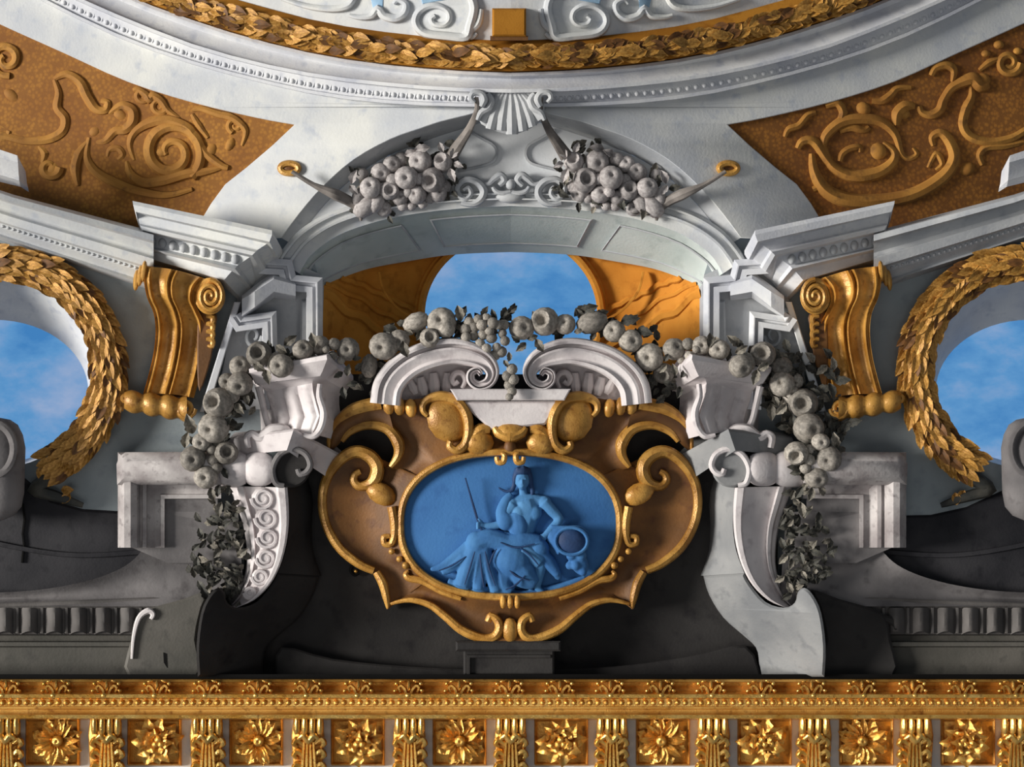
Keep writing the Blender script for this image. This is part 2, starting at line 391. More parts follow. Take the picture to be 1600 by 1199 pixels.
    scr([(122,290),(118,265),(124,240),(138,220)], [3,7,7,3]); scr([(60,228),(70,240),(66,255)], [3,6,3])
    scr([(140,215),(136,245),(150,268),(180,285),(215,298),(260,305),(300,296)], [4,6,7,6,3])
    scr([(168,245),(172,234),(185,232),(192,242),(184,250)], [3,5,5,3]); scr(spiral(78,262,16,4,0,1.,14), [7,6,3])
    for (x, y, a, e, r) in ((190,180,13,9,.4),(150,205,12,9,-.5),(20,150,16,9,.6),(330,235,9,14,.7),(255,238,11,8,0),(85,268,12,16,.2),(300,150,9,6,0),(360,225,7,12,.5)):
        MB().ell(x, y, dd(x, y), a, e, 6, r).build('boss', 'ochrelt', t)
both(spandrel)
# ring of the oval cornice
ringd = lambda off: (lambda x, y: du(x, y)+off)
G1 = [(-420,-305),(-60,-125),(100,-75),(300,-20),(400,8),(500,34),(600,50),(700,60),(798.5,64)]
G2 = [(-420,-290),(-60,-110),(120,-40),(215,0),(260,17),(330,41),(400,62),(500,86),(600,101),(700,110),(798.5,114)]
C1 = [(-420,-270),(-60,-90),(60,-34),(130,0),(200,30),(300,69),(400,97),(500,117),(600,129),(700,137),(798.5,140)]
def ring(s):
    X = [-420,-240,-60,0,60,120,180,240,300,360,420,480,540,600,660,720,760,798.5]
    def yat(P, x):
        q = smooth(P, 8)
        for a, c in zip(q, q[1:]):
            if a[0] <= x <= c[0]: return a[1]+(c[1]-a[1])*(x-a[0])/(c[0]-a[0])
        return q[-1][1]
    tab = [(x, yat(G1,x), yat(G2,x), yat(C1,x), yat(C3,x)) for x in X]
    def band(name, fn, mat):
        return structure(MB().loft([fn(*t) for t in tab]).build(name, mat, None, 30))
    band('trim_1', lambda x,a,g,c,e: [(x,g-2,du(x,0)-.05),(x,g,du(x,0)+.02),(x,g+5,du(x,0)+.03),(x,g+(c-g)*.35,du(x,0)-.01),(x,g+(c-g)*.7,du(x,0)+.02),(x,c,du(x,0)+.07)], 'ring')
    band('trim_2', lambda x,a,g,c,e: [(x,c,du(x,0)-.02),(x,c-.5,du(x,0)+.10),(x,c+5,du(x,0)+.10),(x,c+6,du(x,0)+.05),(x,(c+e)/2,du(x,0)+.045),(x,e-5,du(x,0)+.03),(x,e-4,du(x,0)+.06),(x,e+1,du(x,0)+.06),(x,e+2,du(x,0)-.03)], 'ring')
    band('ceiling_oval_right' if s else 'ceiling_oval_left', lambda x,a,g,c,e: [(x,min(-160,a-140),du(x,0)+.05),(x,a-10,du(x,0)+.01),(x,a+8,du(x,0)-.0)], 'white')
    # carved run of small eggs on the lower moulding: too fine to pick apart
    b = MB(); n = 0
    for i in range(60):
        x = 8 + i*13.2
        if x > 735: break
        y = (yat(C1,x)+yat(C3,x))/2+2
        if y < -4: continue
        b.ell(x, y, du(x,0)+.04, 4.6, 4.4, 4, 0, 6, 4)
        b.ell(x+6.6, y, du(x,0)+.045, 1.6, 6, 3, .3, 5, 3)
    b.build('trim_3', 'ring', None, 60, 'structure')
    # gilded laurel band
    t = thing('laurel_band', 'gilded laurel band rimming the oval opening, %s half of the arc' % ('right' if s else 'left'), 'laurel band', (600, 76, du(600,0)), 'gilded laurel band of the oval')
    MB().loft([[(x,a-1,du(x,0)-.06),(x,a,du(x,0)+.02),(x,a+(g-a)*.3,du(x,0)+.085),(x,a+(g-a)*.6,du(x,0)+.075),(x,g-3,du(x,0)+.05),(x,g,du(x,0)-.05)] for x,a,g,c,e in tab]).build('core', 'ochre', t)
    for i in range(90):
        x = -20 + i*9.1
        if x > 795: break
        a, g = yat(G1,x), yat(G2,x); sl = (yat(G2,x+6)-yat(G2,x-6))/12 if x < 780 else 0
        for r in range(3):
            f = (.25,.52,.8)[r]; y = a+(g-a)*f + R.uniform(-3,3)
            if y < -14: continue
            ang = pi/2 + math.atan(sl) + (.35,0,-.35)[r] + R.uniform(-.3,.3)
            inst('laurel_leaf', LAUREL['gold' if R.random() < .75 else 'golddk'], t, x+R.uniform(-4,4)-12, y, du(x,0)+(.085,.098,.075)[r], 22, 32, 12, ang, R.uniform(-.2,.2), R.uniform(-.3,.3))
both(ring)
# scrollwork inside the oval
t = thing('gilded_block', 'small square gilt block at the head of the oval, between two white volutes', 'block', (796, 32, du(796,32)))
MB().box(769, 13, 822, 57, du(798,0)+.13, du(798,0)-.02, 3).build('block', 'ochre', t)
MB().sweep([(766,60),(825,60)], FILLET, du(798,0)+.09, (4.,)).build('fillet', 'golddk', t)
def scrolls(s):
    t = thing('white_scroll', 'white stucco scrollwork inside the oval, %s of the gilt block' % ('right' if s else 'left'), 'scroll', (690, 40, du(690,0)), 'white scrolls inside the oval')
    d = lambda x, y: du(x, y)+.03
    MB().slab(smooth([(652,55),(648,28),(662,8),(690,-5),(735,-15),(742,20),(730,58),(690,60)], 3, True), d, du, 3).build('backing', 'white', t)
    MB().tube(smooth([(733,-12),(741,12),(735,40),(728,58),(700,57),(664,52),(650,38),(652,22),(666,11),(684,9),(699,17),(702,30),(693,39),(679,38),(674,30),(680,25)], 4), [7,8,7,6,5,5,4], d, 8, 1.2).build('volute', 'white', t)
    MB().tube(smooth([(752,14),(748,35),(738,46),(728,52),(737,58),(745,52)], 4), [4,6,6,5,3], d, 8, 1.).build('curl', 'white', t)
    MB().tube(smooth([(546,24),(560,27),(580,25),(590,14),(600,25),(618,29),(632,20),(634,6),(622,0),(615,6)], 4), [3,5,6,7,6,5,3], d, 8, 1.).build('curl', 'white', t)
    MB().tube(smooth([(440,-2),(480,10),(520,14),(545,8),(556,-10)], 4), [3,5,6,5], d, 8, 1.).build('curl', 'white', t)
    MB().slab([(577,-12),(600,-12),(598,14),(585,22)], lambda x, y: du(x,y)+.022, du, 1).build('field', 'bluepatch', t)
    MB().slab([(655,-14),(700,-14),(706,-2),(660,6)], lambda x, y: du(x,y)+.036, du, 1).build('field', 'bluepatch', t)
both(scrolls)

# ---- arch: reveal, tympanum, archivolt, soffit
A2 = [(798.5,188),(760,190),(717,203),(680,215),(640,230),(600,247),(555,276),(515,312),(485,348),(462,385)]
AT = [(798.5,299),(720,301),(640,306),(560,318),(510,334),(470,358),(445,385),(432,404)]
AO = [(798.5,322),(720,326),(650,334),(590,346),(530,367),(490,395),(474,416),(468,428)]
AI = [(798.5,394),(740,396),(690,400),(640,408),(580,419),(540,432),(515,442),(504,450)]
def lin2(A, B, n=5): return smooth(A, n), smooth(B, n)
def arch_wall(s):
    a, c = lin2(A1, A2)
    structure(MB().loft([[(p[0],p[1],du(p[0],0)-.02),(q[0],q[1],.045)] for p, q in zip(a, c)]).build('trim_4', 'grey'))
    pts = smooth(A2, 3) + [(425,420),(425,450)] + list(reversed(smooth(AT, 3)))
    structure(MB().slab([(798.5,180)]+pts[1:-1]+[(798.5,305)], .05, -.1).build('wall_tympanum_right' if s else 'wall_tympanum_left', 'tymp'))
    structure(MB().sweep(smooth([(730,203),(752,216),(771,227),(776,240),(770,253),(752,260),(715,268)],4), FILLET, .05, (2.2,)).build('trim_5', 'grey'))
both(arch_wall)
arch = thing('arch', 'broad grey arch with panelled soffit framing the golden vault', 'arch', (798, 394, -.2))
def arch_parts(s):
    a, c = lin2(AT, AO)
    V = [(0,-.02),(0,.05),(.12,.085),(.2,.085),(.22,.06),(.42,.065),(.46,.095),(.55,.095),(.58,.055),(1,.05),(1,0)]
    MB().loft([[(p[0]+(q[0]-p[0])*v, p[1]+(q[1]-p[1])*v, .02+h) for v, h in V] for p, q in zip(a, c)]).build('archivolt', 'white' , arch)
    o, i = lin2(AO, AI, 6)
    def sp(u, v, off=0.):
        t = u*(len(o)-1); j = min(int(t), len(o)-2); f = t-j
        p = [o[j][k]+(o[j+1][k]-o[j][k])*f for k in (0,1)]; q = [i[j][k]+(i[j+1][k]-i[j][k])*f for k in (0,1)]
        return (p[0]+(q[0]-p[0])*v, p[1]+(q[1]-p[1])*v + off*30, .05-(.50-.36*u*u)*v+off)
    n = 36
    MB().loft([[sp(u/n, v) for v in (0,.25,.5,.75,1)] for u in range(n+1)]).build('soffit', 'soffit', arch)
    def panel(u0, u1, v0, v1):
        us = [u0+(u1-u0)*k/10 for k in range(11)]
        b = MB().loft([[sp(u, v, .014) for v in (v0, v1)] for u in us])
        rim = [(u, v0) for u in us] + [(u1, v1)] + [(u, v1) for u in reversed(us)] + ([(u0, v0)] if u0 > .01 else [])
        b.build('soffit_panel', 'soffit', arch)
        pr = [sp(u, v, .014) for u, v in rim]
        MB().tube([(p[0], p[1]+k*1e-4, p[2]) for k, p in enumerate(pr)], [1.6], 0., 6).build('panel_fillet', 'grey', arch)
    panel(.36, .93, .2, .8); panel(0., .25, .18, .8)
    MB().loft([[(504,450,-.10),(504,640,-.10)],[(497,440,.0),(497,640,.0)]]).build('jamb', 'grey', arch)
both(arch_parts)
# golden vault with its round opening
vault = thing('golden_vault', 'golden ribbed half dome behind the arch, open to the sky', 'vault', (798, 394, -.6))
def vaultf(s):
    m_ = len(AI)-1
    F = [(504,640,-.10),(504,560,-.10),(504,500,-.10),(504,452,-.10)] + [(p[0],p[1],.04-(.50-.36*((k)/m_)**2)) for k, p in list(enumerate(AI))[::-1][1:]]
    f = smooth(F, 5); n = len(f)
    O = [(798+143*cos(a), 492-132*sin(a)) for a in [pi*1.25 - (pi*.75)*k/(n-1) for k in range(n)]]
    rows = []
    for p, q in zip(f, O):
        rows.append([(p[0]+(q[0]-p[0])*t, p[1]+(q[1]-p[1])*t, p[2]+(-.52-p[2])*sin(t*pi/2)**.8) for t in [k/8 for k in range(9)]])
    MB().loft(rows).build('shell', 'vault', vault)
    oc = [(798+143*cos(a), 492-132*sin(a)) for a in [pi*1.25 - pi*.75*k/30 for k in range(31)]]
    MB().sweep(oc, [(-1,-.05),(-1,.02),(-.4,.05),(.2,.05),(.5,.02),(.9,.02),(1,-.05)], -.51, (9.,)).build('oculus_rim', 'vault', vault)
    def pt(i, t):
        r = rows[i]; k = t*8; j = min(int(k), 7); e = k-j
        return tuple(r[j][q]+(r[j+1][q]-r[j][q])*e for q in range(3))
    for (i0, i1, w) in ((14, 8, 8.), (18, 12, 4.), (24, 17, 5.)):
        P = [pt(max(0, min(n-1, round(i0+(i1-i0)*k/12))), k/12*.97) for k in range(13)]
        P = [(p[0], p[1]+k*.001, p[2]+.01) for k, p in enumerate(P)]
        P = smooth(P, 2); MB().tube(P, [w], 0., 6, .8).build('rib', 'vault', vault)
    MB().sweep(smooth([(592,425),(600,455),(625,485),(660,505)],4), FILLET, -.36, (2,)).build('rib', 'vault', vault)
both(vaultf)

# ---- keystone shell and scroll ornament
t = thing('shell_keystone', 'grey scallop shell keystone hanging below the oval cornice', 'keystone', (798, 180, .3))
kd = du(798,0)
for k, (ex, ey, w) in enumerate([(752,190,9),(766,202,9),(783,204,10),(800,210,11),(817,205,10),(832,198,9),(846,186,9)]):
    MB().tube([(798+(ex-798)*.35,146),(798+(ex-798)*.6,160),(798+(ex-798)*.85,160+(ey-160)*.55),(ex,ey)], [5,7,w,w*.85], kd+.05, 8, .9).build('flute', 'grey', t)
MB().slab(smooth([(760,142),(838,142),(850,180),(830,200),(800,210),(768,202),(748,186)],3,True), kd+.06, kd-.05, 3).build('backing', 'grey', t)
def kv(s):
    MB().tube(smooth([(742,160),(736,153),(740,145),(752,146),(757,156),(752,167),(768,150),(766,140)][:6],4), [3,4,5,5,6,4], kd+.10, 8, 1.).build('volute', 'grey', t)
    MB().tube(smooth([(762,146),(768,156),(764,168),(752,176),(746,188)],4), [4,5,6,5,3], kd+.08, 8, 1.).build('volute', 'grey', t)
both(kv)
t = thing('scroll_ornament', 'small grey double scroll ornament on the crown of the arch', 'ornament', (798, 300, .1))
def so(s):
    MB().tube(smooth([(724,297),(732,293),(736,303),(727,311),(716,303),(716,290),(728,281),(745,284),(756,297),(752,311),(738,319),(720,317)],4), [3,4,5,5,6,7,6,4], .10, 8, 1.2).build('volute', 'grey', t)
    MB().tube(smooth([(746,284),(762,288),(772,280),(782,274),(788,282),(780,290)],4), [3,4,6,6,4], .10, 8, 1.).build('curl', 'grey', t)
    MB().tube(smooth([(770,292),(775,299),(786,302),(798,300)],4), [3,4,4,3], .12, 8, 1.).build('curl', 'grey', t)
both(so)
MB().ell(798, 308, .09, 24, 10, 12).build('boss', 'grey', t); MB().ell(798, 288, .09, 9, 9, 10).build('boss', 'grey', t)

# ---- side entablatures
LV = [0,.06,.16,.2,.36,.42,.46,.62,.66,.74,.88,.92,1]
LH = [.0,.30,.32,.25,.19,.19,.23,.21,.16,.15,.09,.11,.0]
def entab(s):
    A = [(-60,287,0),(-60,362,0)]; B = [(228,352,0),(228,452,0)]
    def sec(x, y0, y1): return [(x, y0+(y1-y0)*v, h) for v, h in zip(LV, LH)]
    structure(MB().loft([sec(-420,182,252), sec(-60,277,356), sec(20,304,382), sec(240,362,455)]).build('trim_6', 'grey' if s else 'white', None, 25))
    bm_ = MB()
    for i in range(26):
        x = 4+i*8.3; bm_.ell(x, 0+304+(x-20)*.264+ (78+ (x-20)*.068)*.70, .155, 2.6, 2.6, 3, 0, 6, 4)
    bm_.build('trim_7', 'grey', None, 60, 'structure')
    t = thing('entablature_block', 'stepped %s cornice block above the %s gilded corbel' % (('pale blue grey','right') if s else ('white','left')), 'cornice', (315, 400, .1), 'projecting cornice blocks')
    FL = [(207,314,.44),(208,320,.46),(212,331,.46),(214,334,.36),(218,350,.33),(220,353,.39),(223,360,.37),(226,364,.28),(230,384,.25),(231,388,.30),(232,392,.24),(233,404,.22),(234,412,.05)]
    FL = [(a, b, c-(.13 if c > .1 else 0)) for a, b, c in FL]
    FRr = [(425,360,.50),(425,367,.52),(421,378,.52),(417,381,.42),(402,391,.39),(399,394,.45),(394,399,.43),(390,402,.34),(371,415,.31),(367,420,.36),(362,424,.30),(350,438,.28),(346,446,.05)]
    BR = [(442,392,.08),(442,398,.08),(436,408,.08),(432,410,.06),(420,420,.06),(417,424,.08),(412,430,.06),(400,440,.04),(395,446,.05),(392,450,.05),(388,454,.03),(376,466,.02),(374,470,0)]
    BL = [(214,344,.0),(216,350,.0),(219,360,.0),(220,362,.0),(224,376,.0),(226,380,.0),(228,384,.0),(231,396,.0),(233,400,.0),(234,404,.0),(234,408,.0),(235,414,.0),(235,416,.0)]
    MB().loft([BL, FL, FRr, BR]).loft([[FL[0],(214,344,0)],[FRr[0],(442,392,.05)]]).build('moulding', 'ring' if s else 'white', t, 25)
    for k in range(9):
        f = (k+.6)/9.4
        p = [FL[7][q]+(FRr[7][q]-FL[7][q])*f for q in range(3)]; q2 = [FL[8][q]+(FRr[8][q]-FL[8][q])*f for q in range(3)]
        MB().ell((p[0]+q2[0])/2, (p[1]+q2[1])/2, (p[2]+q2[2])/2+.012, 6.5, 8, 6).build('egg', 'grey', t)
    # far block at the edge of the picture
    t2 = thing('entablature_block', 'grey cornice block cut by the %s edge of the picture, above the laurel wreath' % ('right' if s else 'left'), 'cornice', (0, 290, .1), 'projecting cornice blocks')
    MB().loft([[(-60,214,.42),(-60,228,.40),(-60,240,.33),(-60,256,.28),(-60,270,.1)], [(27,243,.42),(28,254,.40),(29,270,.33),(30,282,.28),(32,292,.1)], [(40,268,.0),(41,276,.0),(42,286,.0),(44,294,0),(45,300,0)]]).loft([[(-60,214,.42),(-60,214,0)],[(27,243,.42),(40,268,0)]]).build('moulding', 'ring', t2, 25)
both(entab, 1605)

# ---- imposts that carry the arch
STEP = [(0,-.05),(0,.10),(8,.12),(10,.12),(11,.085),(15,.085),(16,.11),(25,.11),(26,.05),(26,-.02)]
def impost(s):
    t = thing('arch_impost', 'stepped grey impost pier under the %s end of the arch' % ('right' if s else 'left'), 'pier', (470, 520, 0), 'impost piers')
    if s: MIR[0] = 1603
    MB().slab([(440,402),(503,430),(506,450),(500,640),(335,640),(372,462)], .03, -.05).build('pier', 'grey', t)
    MB().sweep([(505,640),(504,434),(462,430),(456,406),(424,404),(424,395)], STEP, .02, (1.,)).build('jamb_moulding', 'ring', t, 25)
    MB().sweep([(436,640),(432,486),(380,494),(376,488)], STEP, .06, (.9,)).build('pilaster_moulding', 'ring', t, 25)
    MB().loft([[(462,432,.02),(462,445,.16),(462,462,.16),(462,470,.02)],[(428,424,.05),(428,436,.20),(428,456,.20),(428,466,.06)],[(398,446,.08),(398,456,.24),(398,480,.24),(398,486,.08)],[(378,462,.08),(378,468,.22),(378,494,.22),(378,500,.08)]], True).build('string_course', 'ring', t, 25)
    MB().slab([(470,470),(487,470),(484,640),(466,640)], .07, .02, 3).build('panel', 'grey', t)
    MB().tube(spiral(395,525,14,5,0,1.2,18,1.3), [3,3,2], .09, 6).build('spiral_relief', 'grey', t)
    MB().slab([(366,472),(376,472),(325,644),(312,644)], .15, 0, 1.5).build('raking_strip', 'white' if s else 'ring', t)
both(impost)

# ---- gilded corbels
def corbel(s):
    if s: MIR[0] = 1602
    t = thing('gilded_corbel', 'gilded reeded corbel with scrolls under the %s cornice block' % ('right' if s else 'left'), 'corbel', (280, 520, 0), 'gilded corbels')
    Lf = [(226,416),(225,440),(230,466),(240,490),(243,520),(239,556),(231,590),(223,618)]
    Rt = [(322,436),(308,450),(304,470),(312,489),(320,508),(320,540),(314,580),(303,622)]
    dp = [.27,.31,.30,.22,.15,.12,.12,.15]
    L2, R2, D2 = smooth(Lf,4), smooth(Rt,4), resample(dp, 29)
    rows = []
    NU = 60
    for p, q, e in zip(L2, R2, D2):
        row = [(p[0],p[1],0)]
        for j in range(NU+1):
            f = j/NU; ph = f
            g = max(math.exp(-((f-c)/w)**2)*h for c, w, h in ((0,.03,.7),(.09,.03,.9),(.44,.028,1.),(.53,.028,.9),(.90,.035,1.),(1.,.03,.7))) - .55*sin(pi*min(1,max(0,(f-.09)/.35)))**2*(f<.44) - .55*sin(pi*min(1,max(0,(f-.53)/.37)))**2*(f>.53)
            row.append((p[0]+(q[0]-p[0])*f, p[1]+(q[1]-p[1])*f - (4*sin(pi*f)), e*(.86+.14*sin(pi*f)) + .038*g))
        row.append((q[0],q[1],0)); rows.append(row)
    MB().loft(rows, True).build('body', 'gold', t, 60)
    # side volute
    MB().slab(ellipse(328,463,24,29,28), .29, 0, 3).build('scroll_side', 'gold', t)
    MB().tube(spiral(328,463,21,3,-pi/2,2.3,40,1.25), [4.5,4.5,4.5,4], .30, 8, 1.3).build('scroll', 'gold', t)
    MB().slab(smooth([(312,484),(338,492),(336,515),(330,560),(312,612),(308,560)],3,True), .16, 0, 2).build('side_cheek', 'golddk', t)
    for yy in (500,512,524,536): MB().tube(smooth([(322,yy-6),(332,yy-4),(331,yy+5),(324,yy+4)],3), [3,4.5,4,2], .17, 7).build('acanthus', 'gold', t)
    # curls on the far shoulder
    for k in range(3):
        MB().ell(213+k*6, 438-k*7, .2+.03*k, 5, 17, 10, .1).build('shoulder_curl', 'gold', t)
    # foot scroll
    secs = []
    for k in range(25):
        f = k/24; x = 194+f*98; y = 626+f*14; r = 12+5*abs(sin(pi*f*3.5))+3*f
        secs.append([(x, y+r*1.05*cos(a), .13+r*S*1.1*sin(a)+.02) for a in [2*pi*j/12 for j in range(13)]])
    MB().loft(secs, True).build('foot_scroll', 'gold', t, 60)
    MB().tube(spiral(290,639,15,3,0,1.9,24), [4,4,3], .2, 8).build('foot_volute', 'gold', t)
    MB().tube(spiral(196,622,7,2,0,1.3,12), [3,3,2], .17, 6).build('foot_volute', 'gold', t)
both(corbel)

# ---- round openings with laurel wreaths
def oculus(s):
    if s: MIR[0] = 1600
    n = 60
    fr = ellipse(-2,582,152,151,n); bk = ellipse(-8,612,146,112,n)
    structure(MB().grid([[W(x,y,.0) for x,y in fr],[W(x,y,-.02) for x,y in fr]], cu=True).grid([[W(x,y,-.02) for x,y in fr],[W(a[0]+(c[0]-a[0])*.5,a[1]+(c[1]-a[1])*.5,-.20) for a,c in zip(fr,bk)],[W(x,y,-.34) for x,y in bk],[W(-8+(x+8)*1.01,y,-.40) for x,y in bk]], cu=True).build('window_%d' % (s+1), 'ring'))
    t = thing('laurel_wreath', 'gilded laurel wreath framing the round opening at the %s edge of the picture' % ('right' if s else 'left'), 'wreath', (-2, 582, 0), 'gilded laurel wreaths')
    a0, a1 = -pi*.95, pi*.335
    P = [(-2+171*cos(a0+(a1-a0)*k/60), 580+168*sin(a0+(a1-a0)*k/60)) for k in range(61)]
    MB().tube(P, [20,22,22,22,21], .07, 12, .9).build('core', 'golddk', t)
    for k in range(72):
        a = a0+(a1-a0)*(k+.5)/72
        for r in range(5):
            rr = 171+(-17,-8,1,10,18)[r]+R.uniform(-2,2); hh = (.10,.145,.155,.14,.10)[r]
            x, y = -2+rr*cos(a), 580+rr*.985*sin(a)
            if x < -45: continue
            tang = a + pi + (.3,.15,0,-.15,-.3)[r]*1.2 + R.uniform(-.15,.15)
            inst('laurel_leaf', LAUREL['gold' if R.random() < .85 else 'golddk'], t, x, y, hh, 20, 30, 11, tang, R.uniform(-.1,.06), R.uniform(-.3,.3))
    for k in range(4):
        x, y = 60+k*17+R.uniform(-4,4), 742+k*11+R.uniform(-6,6)
        inst('fallen_leaf', LAUREL['gold'], t, x, y, .06, 20, 20, 16, R.uniform(0,6), 0, 0)
    MB().tube(smooth([(88,715),(78,745),(55,765),(85,775),(130,790)],4), [14,13,10,9,4], .06, 8, .8).build('ribbon_end', 'leafdark', t)
both(oculus)

# ---- dark parapets, urns
def parapet(s):
    pts = [(-420,742),(0,742),(40,748),(80,782),(130,796),(200,800),(235,830),(250,960),(-420,960)]
    if s: pts = [(-420,735),(0,750),(45,770),(95,793),(150,805),(200,806),(235,830),(250,960),(-420,960)]; MIR[0] = 1604
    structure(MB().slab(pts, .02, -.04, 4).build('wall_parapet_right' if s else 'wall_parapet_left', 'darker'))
    structure(MB().sweep(smooth([(-60,838),(60,862),(140,868),(230,862)],4), FILLET, .02, (4.,)).build('trim_8', 'darker'))
    if not s: structure(MB().sweep([(36,788),(38,812),(35,835),(37,850),(34,880)], FILLET, .015, (1.5,)).build('trim_9', 'gap'))
    t = thing('stone_urn', 'round grey stone urn with dished face cut by the %s edge of the picture' % ('right' if s else 'left'), 'urn', (-10, 810, .1), 'stone urns')
    prof = [(652,4),(656,26),(664,38),(680,46),(700,50),(735,49),(770,48),(792,44),(806,32),(815,10)]
    MB().loft([[(-10+r*cos(a), y, .2+.8*r*S*sin(a)) for y, r in prof] for a in [2*pi*k/24 for k in range(25)]]).build('body', 'wing', t, 60)
    MB().tube(ellipse(-14,702,36,42,32), [7], .34, 8, .8, True).build('rim', 'wing', t)
    MB().slab(ellipse(-14,702,33,39,32), .33, .2).build('dish', 'band', t)
both(parapet)

# ---- panelled blocks and sweeping wings
def wing(s):
    if s: MIR[0] = 1600
    t = thing('scroll_wing', 'weathered grey stone wing sweeping down to a fluted band on the %s' % ('right' if s else 'left'), 'wing', (160, 1050, .1), 'sweeping stone wings')
    wt = lambda x: -.08*(1-min(1,max(0,(x+60)/430)))
    up = smooth([(-60,926),(0,926),(60,922),(120,912),(170,897),(205,878),(228,850),(238,815)],4)
    n = len(up)
    rows = []
    for k, p in enumerate(up):
        f = k/(n-1); q = (-60+ (420*f), 950 - 8*f + (0 if f < .6 else 0))
        q = (-60+f*410, 948)
        rows.append([(p[0],p[1],.02)]+[(p[0]+(q[0]-p[0])*v, p[1]+(q[1]-p[1])*v, .17+.05*v-.07*sin(pi*v)+wt(p[0])) for v in [j/8 for j in range(9)]]+[(q[0],q[1],.0)])
    rows.append([(242,800,.02)]+[(242+(372-242)*v, 800+(948-800)*v, .17+.05*v-.07*sin(pi*v)) for v in [j/8 for j in range(9)]]+[(372,948,0)])
    rows.append([(372,800,.02)]+[(372+v*10, 800+148*v, .17+.05*v) for v in [j/8 for j in range(9)]]+[(382,948,0)])
    MB().loft(rows).build('sweep', 'wing', t)
    MB().slab([(-420,945),(-60,945),(330,930),(330,992),(-420,992)], .15, 0, 2).build('band', 'band', t)
    for k in range(-4, 6):
        x = 8+k*38.5
        MB().loft([[(x-15+w, 950+(3 if abs(w-14) > 10 else 0), .15+ (.045*sin(pi*w/28)))  for w in range(0,29,4)],[(x-15+w, 970, .15+(.07*sin(pi*w/28))) for w in range(0,29,4)],[(x-15+w, 988-5*sin(pi*w/28)+4, .15+(.05*sin(pi*w/28))) for w in range(0,29,4)]], False, 3).build('gadroon', 'band', t)
        MB().tube([(x+19,950),(x+19,990)], [3.2], .16, 6).build('dart', 'band', t)
    MB().loft([[(x,992,.0),(x,993,.10),(x,1002,.12),(x,1004,.17),(x,1010,.18),(x,1012,.13),(x,1058,.12),(x,1060,0)] for x in (-420,340)]).build('base_moulding', 'base', t, 25)
    t = thing('panelled_block', 'mauve stone block with moulded rounded frame, beside the %s fruit garland' % ('right' if s else 'left'), 'block', (250, 800, .1), 'panelled stone blocks')
    MB().slab([(192,716),(340,716),(340,880),(262,880),(192,850)], .17, 0).build('panel', 'wing', t)
    pr = [(0,-.08),(0,.04),(3,.10),(10,.145),(20,.15),(30,.12),(35,.07),(38,.065),(39,.09),(45,.09),(46,.06),(58,.03),(66,.035),(67,.055),(73,.055),(74,-.05)]
    pr = [(-o, h) for o, h in pr]
    MB().slab([(183,758),(182,726),(186,714),(196,707),(345,706),(345,758)], .345, .1, 13, .07).build('cap_roll', 'panelstone', t, 60)
    path = [(184,856),(184,707),(345,706)]
    MB().sweep(path, [( -o*.0 - (-o), h) if False else (o, h) for o, h in pr], .15, (1.,)).build('frame', 'panelstone', t, 30)
both(wing)

# ---- lower wall, plinths
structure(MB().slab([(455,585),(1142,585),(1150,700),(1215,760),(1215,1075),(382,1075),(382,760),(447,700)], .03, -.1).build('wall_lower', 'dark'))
structure(MB().box(-600, 1054, 2200, 1064, .33, 0).build('trim_10', 'gap'))
structure(MB().slab(smooth([(430,1060),(440,1012),(520,1030),(640,1042),(800,1048),(960,1042),(1080,1026),(1165,1010),(1190,1060)],3), .13, 0, 3).build('trim_11', 'dark'))
t = thing('cartouche_plinth', 'small dark stone plinth carrying the gold cartouche', 'plinth', (796, 1056, .1))
MB().box(724, 1014, 866, 1056, .30, 0, 3).build('block', 'dark', t)
MB().box(712, 1002, 876, 1018, .35, 0, 3).build('cap', 'dark', t)
MB().sweep([(732,1056),(732,1026),(860,1026)], FILLET, .30, (2.5,)).build('fillet', 'dark', t)

